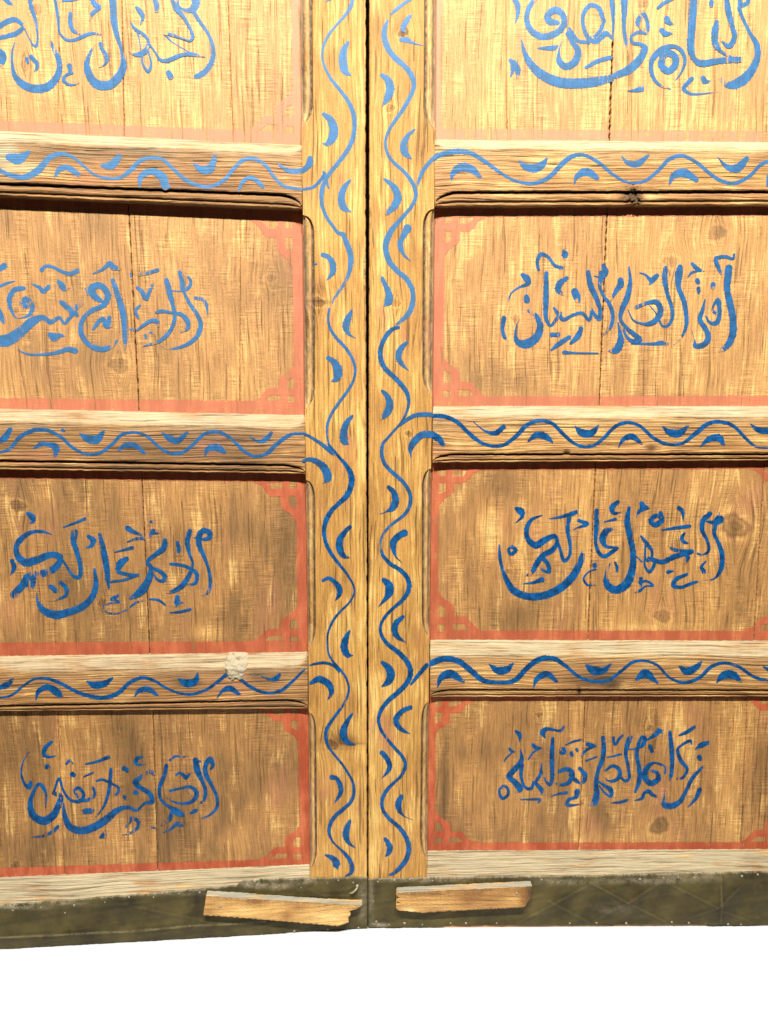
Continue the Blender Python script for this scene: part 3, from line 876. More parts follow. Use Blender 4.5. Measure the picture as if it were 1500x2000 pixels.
# ------------------------------------------------------------------ the setting
mb = MB()
mb.raw(np.array([[-7, -7, 0], [7, -7, 0], [7, 7, 0], [-7, 7, 0.0]]), np.array([[0, 1, 2, 3]]))
fl = mb.build('floor', M_FLOOR, None, smooth=False)
fl['kind'] = 'structure'

# ------------------------------------------------------------------ the two leaves
LL = Leaf(math.radians(4.57), 'left painted door leaf, swung slightly forward, its batten tilting down to the right')
RL = Leaf(math.radians(0.53), 'right painted door leaf, standing flat, with a creased metal plate along its foot')
# panels lie this far behind the face of the frame
DPS = dict(L1=-.025, L2=-.0265, L3=-.0215, L4=-.0175, R1=-.024, R2=-.0225, R3=-.0205, R4=-.0170)
U_L, U_R = -150.0, 1720.0         # the leaves run on past the picture's edges

# panel side of the meeting stiles, and the meeting edges
E_L = lambda v: lerp_pts([(-200, 586.5), (0, 588), (300, 590), (600, 594), (900, 597), (1250, 602), (1690, 605.5), (1860, 607)], v)
E_R = lambda v: lerp_pts([(-200, 853), (0, 851), (300, 849), (700, 845), (900, 842), (1300, 838), (1700, 834), (1860, 832)], v)
G_L = lambda v: lerp_pts([(-200, 714.5), (0, 715), (500, 715), (900, 716.2), (1100, 717.2), (1860, 717.8)], v) + np.minimum(0, wob(v, 1.1, 60, 3)) + np.minimum(0, wob(v, 0.8, 14, 4)) * 0.7
G_R = lambda v: lerp_pts([(-200, 721.2), (0, 721), (450, 720.6), (900, 719.4), (1100, 719.2), (1860, 719.2)], v) + np.maximum(0, wob(v, 0.6, 40, 5))

def lin(*pts):
    return lambda u: lerp_pts(pts, u)
# rails: bevel top, bevel bottom, moulding line, lower lip
RAILS = {
 'L1': (LL, lin((-160, 247), (0, 255), (588, 283), (720, 289)), lin((-160, 268), (0, 276), (588, 301)), lin((-160, 350), (0, 357), (540, 378.5), (600, 381)), lin((-160, 376), (0, 382), (588, 408))),
 'L2': (LL, lin((-160, 794), (0, 797), (595, 810)), lin((-160, 820), (0, 823), (595, 836)), lin((-160, 896), (0, 898.5), (540, 906.5), (600, 908)), lin((-160, 915), (0, 917), (597, 925.5))),
 'L3': (LL, lin((-160, 1282), (0, 1280), (602, 1272)), lin((-160, 1314), (0, 1312), (602, 1304)), lin((-160, 1382), (0, 1378), (560, 1366), (602, 1365)), lin((-160, 1393), (0, 1389), (602, 1384))),
 'R1': (RL, lin((848, 272), (1500, 277), (1730, 279)), lin((848, 289), (1500, 293), (1730, 295)), lin((848, 375), (895, 374), (1500, 373), (1730, 373)), lin((848, 402.5), (1500, 400), (1730, 399))),
 'R2': (RL, lin((843, 792), (1730, 792)), lin((843, 814.5), (1730, 815)), lin((843, 886), (1730, 886)), lin((843, 903.5), (1500, 899), (1730, 898))),
 'R3': (RL, lin((838, 1248), (1500, 1250), (1730, 1250)), lin((838, 1280), (1500, 1282), (1730, 1283)), lin((838, 1346), (1730, 1347)), lin((838, 1361), (1730, 1360))),
}
BOT = {'L': (LL, lin((-160, 1720), (0, 1712), (300, 1700), (607, 1687)), lin((-160, 1772), (0, 1766), (400, 1738), (607, 1716))),
       'R': (RL, lin((830, 1660), (1500, 1657), (1730, 1656)), lin((830, 1713), (1500, 1702), (1730, 1699)))}
# spans where the stile carries a stopped moulding beside a panel
SPANS = {'L': [(-300, 245), (420, 800), (938, 1266), (1392, 1698)], 'R': [(-300, 252), (408, 772), (916, 1244), (1372, 1676)]}

RAIL_BLOBS = {
 'L1': [(15, 305, 22, 26, .35), (60, 322, 35, 14, .18), (200, 300, 180, 14, -.14), (520, 345, 40, 20, .08), (340, 362, 200, 8, -.10), (565, 300, 20, 6, .10)],
 'L2': [(300, 870, 300, 40, -.10), (60, 860, 80, 30, -.06), (560, 850, 30, 30, .08)],
 'L3': [(365, 1332, 26, 10, -.34), (510, 1320, 30, 14, -.16), (250, 1325, 120, 10, .05), (570, 1340, 30, 20, .12), (120, 1360, 90, 12, .06)],
 'R1': [(1235, 378, 18, 14, -.30), (1100, 330, 200, 25, .10), (1400, 330, 90, 25, .10), (865, 350, 16, 40, -.06)],
 'R2': [(1200, 850, 250, 30, .06), (860, 870, 16, 24, -.08), (1270, 876, 8, 5, -.3)],
 'R3': [(1160, 1328, 60, 14, -.38), (1330, 1322, 130, 10, -.22), (900, 1310, 60, 12, .10), (1430, 1310, 90, 14, .12), (1010, 1320, 60, 18, -.05)],
}
# planks: seams of each panel, as (u at panel top, u at panel bottom, gap width in px)
PANELS = {
 'L1': dict(leaf=LL, v0=-190, v1=lin((-160, 262), (0, 266), (600, 292)), seams=[(120, 112, .5), (234.5, 243, 1.5), (438, 456, .8)], tone=.07, fade=.75, bfade=.30,
            rb=lin((-160, 229), (0, 235), (580, 259)), rt=None, xin=lin((-200, 566), (300, 573)), corners=[('br', 90, 82)], olive=0),
 'L2': dict(leaf=LL, v0=lin((-160, 368), (600, 392)), v1=lin((-160, 800), (600, 820)), seams=[(250, 272, 2.6), (470, 468, .5)], tone=-.02, fade=.42, bfade=.34,
            rb=lin((-160, 773), (0, 777), (583, 784)), rt=lin((-160, 398), (0, 404), (583, 433)), xin=lin((400, 570.5), (800, 574.5)), corners=[('tr', 84, 92), ('br', 80, 70)], olive=0),
 'L3': dict(leaf=LL, v0=lin((-160, 900), (600, 910)), v1=lin((-160, 1292), (600, 1284)), seams=[(276, 293, 1.9)], tone=-.09, fade=.12, bfade=.04,
            rb=lin((-160, 1257), (0, 1255), (590, 1252)), rt=lin((-160, 933), (0, 934), (590, 942)), xin=lin((900, 578), (1300, 582)), corners=[('tr', 82, 78), ('br', 92, 66)], olive=0),
 'L4': dict(leaf=LL, v0=lin((-160, 1375), (600, 1370)), v1=lin((-160, 1728), (607, 1698)), seams=[(112, 126, .9), (298, 308, 1.4)], tone=-.07, fade=.0, bfade=.0,
            rb=lin((-160, 1702), (0, 1695), (600, 1676)), rt=lin((-160, 1391), (600, 1385)), xin=lin((1380, 581), (1700, 587.5)), corners=[('tr', 75, 62), ('br', 80, 65)], olive=0),
 'R1': dict(leaf=RL, v0=-190, v1=lin((830, 284), (1730, 288)), seams=[(987, 990, .5), (1206, 1190, 4.2), (1450, 1436, .5)], tone=.13, fade=.85, bfade=.32,
            rb=lin((840, 252), (1730, 258)), rt=None, xin=lin((-200, 866), (280, 861)), corners=[], olive=0),
 'R2': dict(leaf=RL, v0=lin((830, 390), (1730, 388)), v1=lin((830, 804), (1730, 804)), seams=[(1187, 1170, 3.2)], tone=.06, fade=.45, bfade=.16,
            rb=lin((830, 775), (1730, 772)), rt=lin((830, 424), (1730, 420)), xin=lin((400, 868.5), (800, 865.5)), corners=[('tl', 82, 77), ('bl', 86, 78)], olive=0),
 'R3': dict(leaf=RL, v0=lin((830, 892), (1730, 888)), v1=lin((830, 1258), (1730, 1260)), seams=[(1164, 1148, 2.0), (1494, 1472, 1.5)], tone=.01, fade=.15, bfade=.0,
            rb=lin((830, 1231), (1730, 1232)), rt=lin((830, 919), (1730, 914)), xin=lin((890, 857.5), (1260, 855)), xr=lin((890, 1548), (1260, 1538)), corners=[('tl', 80, 69), ('bl', 87, 76), ('tr', 80, 70), ('br', 84, 74)], olive=0),
 'R4': dict(leaf=RL, v0=lin((830, 1348), (1730, 1346)), v1=lin((830, 1672), (1730, 1668)), seams=[(1144, 1130, 1.5), (1461, 1446, .5)], tone=-.03, fade=.0, bfade=.0,
            rb=lin((830, 1646), (1730, 1644)), rt=lin((830, 1369), (1730, 1362)), xin=lin((1350, 850), (1680, 851)), xr=lin((1350, 1534), (1680, 1522)), corners=[('tl', 76, 66), ('bl', 78, 61), ('tr', 78, 64), ('br', 80, 64)], olive=0),
}
P_BLOBS = {
 'L1': [(545, 170, 26, 44, -.16), (60, 20, 18, 14, -.12), (340, 250, 120, 18, .05), (60, 150, 60, 60, .06)],
 'L2': [(562, 540, 40, 80, -.20), (560, 690, 22, 60, -.10), (180, 700, 60, 36, -.13), (200, 440, 50, 30, -.12), (480, 710, 26, 60, .12), (385, 560, 16, 110, .10), (20, 440, 30, 30, -.10), (330, 470, 30, 40, .10), (470, 470, 60, 3, .10), (120, 640, 40, 30, .08)],
 'L3': [(225, 1000, 20, 60, -.15), (335, 1000, 24, 80, .10), (455, 1000, 10, 80, -.16), (460, 1190, 26, 60, -.18), (400, 1235, 40, 14, .24), (570, 1000, 40, 90, -.13), (30, 1200, 36, 50, .12), (90, 960, 14, 60, .14), (150, 1130, 40, 40, -.06), (300, 1180, 30, 60, .06), (510, 1120, 30, 100, -.06)],
 'L4': [(250, 1430, 36, 60, -.16), (118, 1520, 14, 150, .20), (465, 1650, 26, 50, .20), (455, 1425, 18, 60, .16), (90, 1665, 40, 30, -.12), (30, 1480, 40, 50, -.10), (270, 1570, 80, 36, -.16), (302, 1560, 5, 140, .16), (400, 1460, 24, 40, .10), (540, 1620, 30, 60, .08), (350, 1650, 30, 40, -.10), (560, 1480, 30, 60, -.08)],
 'R1': [(1240, 30, 50, 40, .06), (930, 120, 40, 80, -.05), (1400, 240, 90, 20, .06), (1370, 12, 14, 12, -.2)],
 'R2': [(960, 740, 60, 36, -.22), (1300, 780, 110, 14, -.16), (1250, 722, 60, 50, -.13), (935, 500, 50, 50, -.08), (880, 600, 12, 120, .12), (1410, 450, 14, 18, -.22), (1330, 480, 60, 60, .06), (1010, 600, 20, 100, .08)],
 'R3': [(955, 1030, 24, 44, .30), (985, 950, 50, 36, -.14), (1143, 1090, 9, 150, .26), (1240, 1010, 60, 60, -.06), (1000, 1200, 60, 30, -.12), (1445, 1185, 26, 60, -.14), (1060, 950, 14, 50, .12), (920, 1120, 20, 60, -.08), (1270, 1225, 100, 8, .14), (1390, 960, 60, 40, .05)],
 'R4': [(1126, 1520, 11, 150, .27), (1172, 1580, 18, 60, -.16), (950, 1630, 60, 20, -.12), (868, 1500, 9, 110, -.26), (945, 1470, 60, 50, -.05), (1320, 1430, 20, 50, .16), (1420, 1570, 18, 90, .14), (1482, 1500, 24, 100, -.18), (1060, 1480, 30, 60, -.06), (1290, 1640, 90, 10, .10)],
}
P_KNOTS = {
 'L1': [(70, 18, 9), (50, 128, 9)], 'L2': [(233, 714, 13), (530, 543, 7), (30, 606, 6)], 'L3': [(36, 988, 12), (200, 1177, 6)], 'L4': [(30, 1690, 6)],
 'R1': [(1258, 8, 8)], 'R2': [(1400, 455, 12), (1310, 511, 10), (1007, 623, 6)], 'R3': [(1436, 1027, 22), (1293, 1203, 11), (1322, 1065, 9), (992, 1116, 6)], 'R4': [(1288, 1613, 13), (1052, 1395, 6), (1268, 1423, 6)],
}
SEED0 = {'L1': 1.3, 'L2': 4.7, 'L3': 8.1, 'L4': 11.9, 'R1': 15.2, 'R2': 19.6, 'R3': 23.4, 'R4': 27.8}

def pline(f, u):
    return f(u) if callable(f) else np.full_like(np.asarray(u, float), f)

def panel_attrs(key, U, V, plank=None):
    p = PANELS[key]
    vm0 = pline(p['v0'], np.array([700.0]))[0]; vm1 = p['v1'](np.array([700.0]))[0]
    f = (V - vm0) / (vm1 - vm0)
    pl = np.zeros_like(U)
    for (a, b, g) in p['seams']:
        if g < 0.7: continue
        pl = pl + (U > a + (b - a) * f)
    if plank is not None: pl = np.full_like(U, plank)
    t, wp = knots(U, V, P_KNOTS[key])
    off = np.array([0.0, 0.035, -0.02, 0.03])[np.clip(pl.astype(int), 0, 3)]
    return dict(tone=p['tone'] + off + blobs(U, V, P_BLOBS[key]) + t, warp=wp, seed=SEED0[key] + 0.83 * pl, light_haze={'1': .70, '2': .50, '3': .16, '4': .04}[key[1]])  # last value: painted light haze, stronger towards the top panels

def build_panel(key):
    p = PANELS[key]; leaf = p['leaf']; left = key[0] == 'L'; DP = DPS[key]
    mb = MB()
    um = 350.0 if left else 1200.0
    va = float(np.min(pline(p['v0'], np.array([um])))); vb = float(p['v1'](np.array([um]))[0])
    nv = int((vb - va) / 3.0)
    tt = np.linspace(0, 1, nv)
    ends = (lambda v: np.full_like(v, U_L + 15), lambda v: E_L(v) + 22) if left else (lambda v: E_R(v) - 22, lambda v: np.full_like(v, U_R - 15))
    bounds = [('end', ends[0])] + [('seam', s) for s in p['seams']] + [('end', ends[1])]
    plank = 0
    for i in range(len(bounds) - 1):
        Vm = va + (vb - va) * tt
        def edge(b, side):
            if b[0] == 'end': return b[1](Vm)
            a, c, g = b[1]
            sd = int(a * 10) + 1
            mid = a + (c - a) * tt + wob(Vm, 0.5, 30, sd)
            w = np.maximum(0.25, g * (0.75 + 0.55 * wob(Vm, 1, 22, sd + 2)))
            return mid + side * w / 2
        ua = edge(bounds[i], +1); ub = edge(bounds[i + 1], -1)
        n = max(4, int((ub - ua).mean() / 3.0))
        s = np.linspace(0, 1, n)
        # eased arrises along the seams
        U = ua[:, None] + (ub - ua)[:, None] * s[None, :]
        Va = pline(p['v0'], U); Vb = p['v1'](U)
        V = Va + (Vb - Va) * tt[:, None]
        A = panel_attrs(key, U, V, plank)
        D = DP + 0 * U
        ins = [U]
        cols_u = [U[:, :1], U[:, :1], U, U[:, -1:], U[:, -1:]]
        cols_v = [V[:, :1], V[:, :1], V, V[:, -1:], V[:, -1:]]
        ds = [DP - 0.009 + 0 * U[:, :1], DP - 0.0012 + 0 * U[:, :1], D, DP - 0.0012 + 0 * U[:, :1], DP - 0.009 + 0 * U[:, :1]]
        UU = np.concatenate(cols_u, 1); VV = np.concatenate(cols_v, 1); DD = np.concatenate(ds, 1)
        UU[:, 1] -= 0.0; 
        UU[:, 2] = UU[:, 1] + 0.7; UU[:, -3] = UU[:, -2] - 0.7
        A = {k: (a if np.ndim(a) == 0 else np.concatenate([a[:, :1], a[:, :1], a, a[:, -1:], a[:, -1:]], 1)) for k, a in A.items()}
        mb.grid(leaf.loc(UU, VV, DP, DD), **A)
        if bounds[i + 1][0] == 'seam' and bounds[i + 1][1][2] >= 0.7: plank += 1
    o = mb.build('panel', M_PANEL, leaf.root)
    # ---- red painted border, with a lattice of bars in the corners
    red = MB()
    T = np.array([(1, -.05), (1, 0), (.83, .10), (.70, .27), (.63, .36), (.37, .37), (.37, .60), (.30, .69), (.12, .82), (0, 1), (-.05, 1), (-.05, -.05)])
    H = [np.array([(.72, .015), (.58, .17), (.335, .17), (.335, .015)]), np.array([(.165, -.02), (.165, .15), (-.01, .15), (-.01, -.02)]), np.array([(.17, .35), (.17, .58), (.0, .68), (.0, .35)])]
    def inpoly(a, b, P):
        r = np.zeros(a.shape, bool); n = len(P)
        for i in range(n):
            x1, y1 = P[i]; x2, y2 = P[(i + 1) % n]
            c = ((y1 > b) != (y2 > b))
            xi = (x2 - x1) * (b - y1) / ((y2 - y1) if y2 != y1 else 1e-9) + x1
            r ^= c & (a < xi)
        return r
    st = 1.25
    ur = (U_L + 20, 612) if left else (828, U_R - 20)
    uu = np.arange(ur[0], ur[1], st); vv = np.arange(va - 6, vb + 12, st)
    Ug, Vg = np.meshgrid(uu, vv)
    Uc = Ug[:-1, :-1] + st / 2; Vc = Vg[:-1, :-1] + st / 2
    sd = int(SEED0[key] * 10)
    wu = Uc + wob(Vc, .8, 20, sd) + wob(Uc + Vc, .5, 7, sd + 1); wv = Vc + wob(Uc, .9, 26, sd + 2) + wob(Uc - Vc, .5, 7, sd + 3)
    yb = p['rb'](Uc); yt = p['rt'](Uc) if p['rt'] else np.full_like(Uc, -1e4)
    M = (wv > yb) | (wv < yt)
    xi = p['xin'](Vc)
    M |= (wu > xi) if left else (wu < xi)
    if 'xr' in p: M |= wu > p['xr'](Vc)
    for (c, sx, sy) in p['corners']:
        xl = xi if ((c[1] == 'r') == left) else p['xr'](Vc)
        a = ((xl - wu) if c[1] == 'r' else (wu - xl)) / sx
        b = ((wv - yt) if c[0] == 't' else (yb - wv)) / sy
        M |= inpoly(a, b, T)
        for h in H: M &= ~inpoly(a, b, h)
    lim = (Vc > pline(p['v0'], Uc) + 2) & (Vc < p['v1'](Uc) - 2)
    lim &= (Uc < E_L(Vc) + 18) if left else (Uc > E_R(Vc) - 18)
    f = (Vc - va) / (vb - va)
    for (a, b, g) in p['seams']:
        if g >= 0.7: lim &= np.abs(Uc - (a + (b - a) * f)) > max(.7, g * .55)
    M &= lim
    ii, jj = np.nonzero(M)
    nW = Ug.shape[1]
    q = np.stack([ii * nW + jj, (ii + 1) * nW + jj, (ii + 1) * nW + jj + 1, ii * nW + jj + 1], -1)
    used, inv = np.unique(q.ravel(), return_inverse=True)
    pu, pv = Ug.ravel()[used], Vg.ravel()[used]
    at = panel_attrs(key, pu, pv)
    wear = np.clip(.25 * wob(pu, 1, 70, sd + 7) + .2 * wob(pv, 1, 50, sd + 9), 0, .5) + p['fade'] * .34
    red.raw(leaf.loc(pu, pv, DP, DP + 0.0004), inv.reshape(-1, 4), dry=wear, fade=p['fade'], **at)
    red.build('painted_border', M_RED, o)
    # ---- the inscription
    cal = MB()
    for k, s in enumerate(parse(CALL[key])):
        add_stroke(cal, leaf, s, DP, k, wood=lambda a, b: panel_attrs(key, a, b), fade=p['bfade'], dry0={'L2': .16, 'L3': .12, 'L4': .10}.get(key, .05) + (.25 if (key in ('L2', 'L3', 'L4') and s[:, 2].max() < 9 and k % 3 == 0) else 0), seed=SEED0[key], dry_end=.80, wmul={'R4': .86, 'L4': .92, 'R2': .95, 'R3': .94}.get(key, .97))
    cal.build('painted_inscription', M_BLUE_P, o)
    return o
for key in PANELS: build_panel(key)

# ------------------------------------------------------------------ stiles
def build_stile(side):
    leaf = LL if side == 'L' else RL
    E, G = (E_L, G_L) if side == 'L' else (E_R, G_R)
    sg = 1.0 if side == 'L' else -1.0
    v = np.concatenate([np.arange(-200, 1806, 2.5), [1812.0]])
    op = np.zeros_like(v)
    for (a, b) in SPANS[side]:
        s1 = np.clip((v - a) / 38.0, 0, 1); s2 = np.clip((b - v) / 46.0, 0, 1)
        s = np.minimum(np.sqrt(1 - (1 - s1) ** 2), np.sqrt(1 - (1 - s2) ** 2) ** 1.3)
        op = np.maximum(op, s)
    prof = [(0, -.032), (0, -.0105), (1.5, -.0085), (4.0, -.0105), (6.0, -.0075), (9.0, -.0052), (13.0, -.0050), (16.0, -.0062), (18.5, -.0100), (20.5, -.0085), (22.0, -.0010), (23.5, 0.0)]
    ed = E(v); gp = G(v)
    rough = wob(v, .6, 9, 31 if side == 'L' else 37)
    cu, cd, tn, du, gr = [], [], [], [], []
    for (k, d) in prof:
        kk = k * (0.62 + 0.38 * sstep(300, 1500, 1800 - v)) 
        cu.append(ed + sg * (kk * op + 0.02 * k + (rough * op * (.6 if 0 < k < 22 else 0))))
        base = d if d > -.03 else -.032
        cd.append(np.where(op > 0, base * op, 0) if d > -.03 else np.full_like(v, d))
        inner = 1.0 if 0 <= k < 22 else 0.0
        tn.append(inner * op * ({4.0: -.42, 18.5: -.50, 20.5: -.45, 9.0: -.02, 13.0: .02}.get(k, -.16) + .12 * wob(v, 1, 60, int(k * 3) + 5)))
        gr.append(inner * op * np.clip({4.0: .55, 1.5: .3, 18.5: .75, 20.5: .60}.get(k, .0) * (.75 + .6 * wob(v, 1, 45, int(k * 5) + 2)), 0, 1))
        du.append(inner * op * (.25 + .35 * np.exp(-((op - .5) / .35) ** 2)))
    nf = 62
    for j in range(1, nf + 1):
        t = j / nf
        u0 = cu[len(prof) - 1]
        cu.append(u0 + (gp - sg * 1.6 - u0) * t); cd.append(np.zeros_like(v)); tn.append(np.zeros_like(v)); du.append(np.zeros_like(v)); gr.append(np.zeros_like(v))
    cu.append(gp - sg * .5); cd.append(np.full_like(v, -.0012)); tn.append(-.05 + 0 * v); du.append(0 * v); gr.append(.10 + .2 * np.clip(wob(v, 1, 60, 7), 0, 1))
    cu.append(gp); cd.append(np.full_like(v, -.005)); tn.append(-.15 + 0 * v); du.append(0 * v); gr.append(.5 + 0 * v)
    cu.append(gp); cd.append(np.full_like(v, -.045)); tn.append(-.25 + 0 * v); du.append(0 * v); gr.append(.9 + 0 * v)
    U = np.stack(cu, 1); D = np.stack(cd, 1); TN = np.stack(tn, 1); DU = np.stack(du, 1); GR = np.stack(gr, 1)
    V = np.repeat(v[:, None], U.shape[1], 1)
    if side == 'L':
        bl = [(700, 300, 12, 200, .10), (700, 900, 10, 120, .14), (650, 1000, 26, 60, -.05), (705, 1300, 10, 300, .16), (640, 930, 30, 40, -.10), (625, 560, 30, 18, -.14), (668, 1447, 40, 12, -.36), (690, 1380, 14, 26, -.18), (690, 1600, 14, 60, .12), (640, 700, 40, 100, -.03), (672, 120, 40, 100, .06), (622, 1650, 14, 60, .06), (712, 1600, 5, 300, .10)]
        kn = [(648, 1455, 9), (622, 590, 9)]
    else:
        bl = [(785, 55, 18, 20, -.16), (735, 45, 14, 60, -.10), (752, 610, 40, 90, .08), (730, 1500, 10, 260, .18), (740, 300, 16, 100, .06), (735, 800, 16, 40, -.10), (800, 630, 20, 24, -.10), (755, 1100, 30, 60, .06), (735, 1360, 20, 40, .10), (820, 1350, 14, 100, -.04), (738, 1000, 14, 70, -.06), (775, 1640, 22, 60, .02), (722, 1200, 6, 200, -.10), (816, 1260, 12, 40, -.10)]
        kn = [(773, 592, 8), (763, 211, 6), (788, 63, 7), (798, 847, 5)]
    t, wp = knots(U, V, kn)
    if side == 'L':
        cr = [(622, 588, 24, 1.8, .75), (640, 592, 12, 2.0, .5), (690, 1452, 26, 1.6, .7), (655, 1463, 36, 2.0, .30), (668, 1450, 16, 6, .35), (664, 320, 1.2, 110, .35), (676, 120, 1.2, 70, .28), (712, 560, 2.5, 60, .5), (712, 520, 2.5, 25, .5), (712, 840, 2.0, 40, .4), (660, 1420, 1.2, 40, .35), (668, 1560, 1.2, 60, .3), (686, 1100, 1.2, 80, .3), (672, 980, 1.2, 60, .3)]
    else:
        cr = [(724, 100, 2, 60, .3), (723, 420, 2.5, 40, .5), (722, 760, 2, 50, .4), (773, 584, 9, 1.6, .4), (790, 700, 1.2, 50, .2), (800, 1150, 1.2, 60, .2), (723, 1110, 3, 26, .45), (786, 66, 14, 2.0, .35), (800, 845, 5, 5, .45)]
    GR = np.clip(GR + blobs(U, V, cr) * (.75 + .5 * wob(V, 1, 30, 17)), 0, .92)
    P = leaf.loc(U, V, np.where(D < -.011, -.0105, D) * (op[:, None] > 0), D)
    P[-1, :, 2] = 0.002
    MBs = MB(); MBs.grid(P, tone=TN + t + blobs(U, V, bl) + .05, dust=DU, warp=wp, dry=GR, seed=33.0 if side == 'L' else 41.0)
    o = MBs.build('stile', M_STILE, leaf.root)
    vine = MB(); k = 0
    for blk in (VINE_L if side == 'L' else VINE_R):
        for s in parse(blk):
            vm = s[:, 1].mean()
            fd = (.42 if side == 'L' else .40) * float(1 - sstep(400, 1150, vm))
            add_stroke(vine, leaf, s, 0.0, k, fade=fd, dry0=.02, seed=33.0 if side == 'L' else 41.0, dry_end=.42); k += 1
    for kk in ('L1', 'L2', 'L3') if side == 'L' else ():
        if RAILV[kk][4]:
            for s in parse(RAILV[kk][:3] + (RAILV[kk][4],)):
                add_stroke(vine, leaf, s, 0.0, k, fade=.3, seed=33.0); k += 1
    vine.build('painted_vine', M_BLUE_S, o)
    return o
build_stile('L'); build_stile('R')

# ------------------------------------------------------------------ rails
M_FILLER = plain('pale_filler', (0.42, 0.36, 0.245), 0.8, 0.0, 0.2, 500.0)
def build_rail(key):
    leaf, vt, vb, vm, vl = RAILS[key]; left = key[0] == 'L'; dp = DPS[key]
    if left: u = np.concatenate([np.arange(U_L + 20, 560, 3.0), np.linspace(560, 700, 80)])
    else: u = np.concatenate([np.linspace(740, 900, 90), np.arange(903, U_R - 20, 3.0)])
    vmid = (vt(u) + vl(u)) / 2
    ed = (E_L(vmid) - (1.4 if key == 'L3' else .6)) if left else (E_R(vmid) + (2.6 if key != 'R1' else .8))
    keep = (u <= ed.mean()) if left else (u >= ed.mean())
    u = u[keep]; e0 = ed[keep][-1] if left else ed[keep][0]
    if left: u[-1] = e0
    else: u[0] = e0
    dist = (e0 - u) if left else (u - e0)
    q = np.clip(dist / 48.0, 0, 1); sm = np.sqrt(1 - (1 - q) ** 2)
    qb = np.clip(dist / 34.0, 0, 1); sb = np.sqrt(1 - (1 - qb) ** 2) if (left or key == 'R1') else np.ones_like(q)
    VT, VB, VM, VL = vt(u), vb(u), vm(u), vl(u)
    sd = {'L1': 51, 'L2': 57, 'L3': 61, 'R1': 67, 'R2': 71, 'R3': 77}[key]
    VT = VT + wob(u, .5, 40, sd); VM = VM + wob(u, .5, 50, sd + 1) * sm; VL = VL + wob(u, .5, 70, sd + 2)
    VM = VL - 1.0 - (VL - 1.0 - VM) * sm
    VB = VT + 2.0 + (VB + wob(u, .8, 35, sd + 3) - VT - 2.0) * sb
    h = VL - VM
    rows = []   # (v, d, tone, dust); near-black of grooves and underside follows in GR
    z = np.zeros_like(u)
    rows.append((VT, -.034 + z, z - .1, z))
    rows.append((VT, dp + z, z, z + 1))
    for s in np.linspace(.1, 1, 8):
        rows.append((VT + (VB - VT) * s, (dp + .0008) * (1 - s) ** 1.0 + z, z, z + (1.0 if s < .97 else .55)))
    nf = 22
    for s in np.linspace(0, 1, nf)[1:]:
        rows.append((VB + 1.0 + (VM - VB - 1.5) * s, z, z + .0, z + .30 * (1 - s) ** 3))
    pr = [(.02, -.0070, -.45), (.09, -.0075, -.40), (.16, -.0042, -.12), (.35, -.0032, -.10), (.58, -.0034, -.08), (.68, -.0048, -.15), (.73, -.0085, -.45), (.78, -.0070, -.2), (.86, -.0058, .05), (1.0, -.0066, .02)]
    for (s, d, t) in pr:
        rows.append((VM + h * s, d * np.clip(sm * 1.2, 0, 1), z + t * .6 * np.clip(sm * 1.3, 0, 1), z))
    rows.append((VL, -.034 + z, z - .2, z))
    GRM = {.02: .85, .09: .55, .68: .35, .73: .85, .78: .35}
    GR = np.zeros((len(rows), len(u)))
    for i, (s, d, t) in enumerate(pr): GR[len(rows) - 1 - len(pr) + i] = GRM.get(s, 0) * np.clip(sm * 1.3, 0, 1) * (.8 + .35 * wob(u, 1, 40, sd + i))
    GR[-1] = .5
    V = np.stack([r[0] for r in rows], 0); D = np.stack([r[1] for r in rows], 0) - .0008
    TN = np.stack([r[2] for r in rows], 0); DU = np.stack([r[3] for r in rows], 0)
    U = np.repeat(u[None, :], V.shape[0], 0)
    if key == 'L1':  # pale peeled patch, its glare also painted in through the dust tone
        DU = DU + blobs(U, V, [(12, 305, 24, 30, 1.9), (60, 326, 34, 9, .8)]) * (.7 + .5 * rng.rand(*U.shape))
    if key == 'L3':      # the filled knot hole at the top edge
        g = np.exp(-((U - 457) / 17) ** 4 - ((V - 1302) / 23) ** 4)
        r = rng.rand(*U.shape)
        D = D * (1 - .55 * g) + g * (.0030 * (r - .5) - .004); DU = DU * (1 - g) + g * .4; TN = TN - .1 * g
    if key == 'R1':      # the broken knot on the moulding
        g = np.exp(-((U - 1237) / 15) ** 4 - ((V - 384) / 20) ** 4)
        r = rng.rand(*U.shape)
        D = D + g * (.009 * (r - .55)); TN = TN + g * (-.30 + .35 * r)
    if key in ('R2',):
        g = np.exp(-((U - 1107) / 5) ** 2 - ((V - 884) / 4) ** 2); D = D - .006 * g; TN = TN - .4 * g
    if key in ('R3',):
        g = np.exp(-((U - 1131) / 3) ** 2 - ((V - 1352) / 8) ** 2); D = D - .006 * g; TN = TN - .4 * g
    Dr = np.where(D < -.03, np.where(np.arange(V.shape[0])[:, None] == 0, dp, -.0066), D)
    P = leaf.loc(U, V, Dr, D)
    # close the end against the stile
    def endcol(c):
        q = c.copy(); q[:, 1] = .036; return q
    P = np.concatenate([P, endcol(P[:, -1])[:, None]] if left else [endcol(P[:, 0])[:, None], P], 1)
    def ex(a): return np.concatenate([a, a[:, -1:]] if left else [a[:, :1], a], 1)
    kn = {'L1': [(8, 305, 10)], 'R1': [(1237, 384, 10)], 'R2': [(1272, 874, 5)], 'R3': [(1195, 1337, 9)], 'L2': [], 'L3': [(500, 1318, 8)]}[key]
    t = np.zeros_like(U); wp = np.zeros_like(U)
    for (a, b, r) in kn:
        rr = np.sqrt(((U - a) * .6) ** 2 + (V - b) ** 2) / r
        t += -.3 * np.exp(-rr ** 2); wp += -np.sign(V - b) * -.006 * np.exp(-np.abs(V - b) / (2 * r) - ((U - a) / (5 * r)) ** 2)
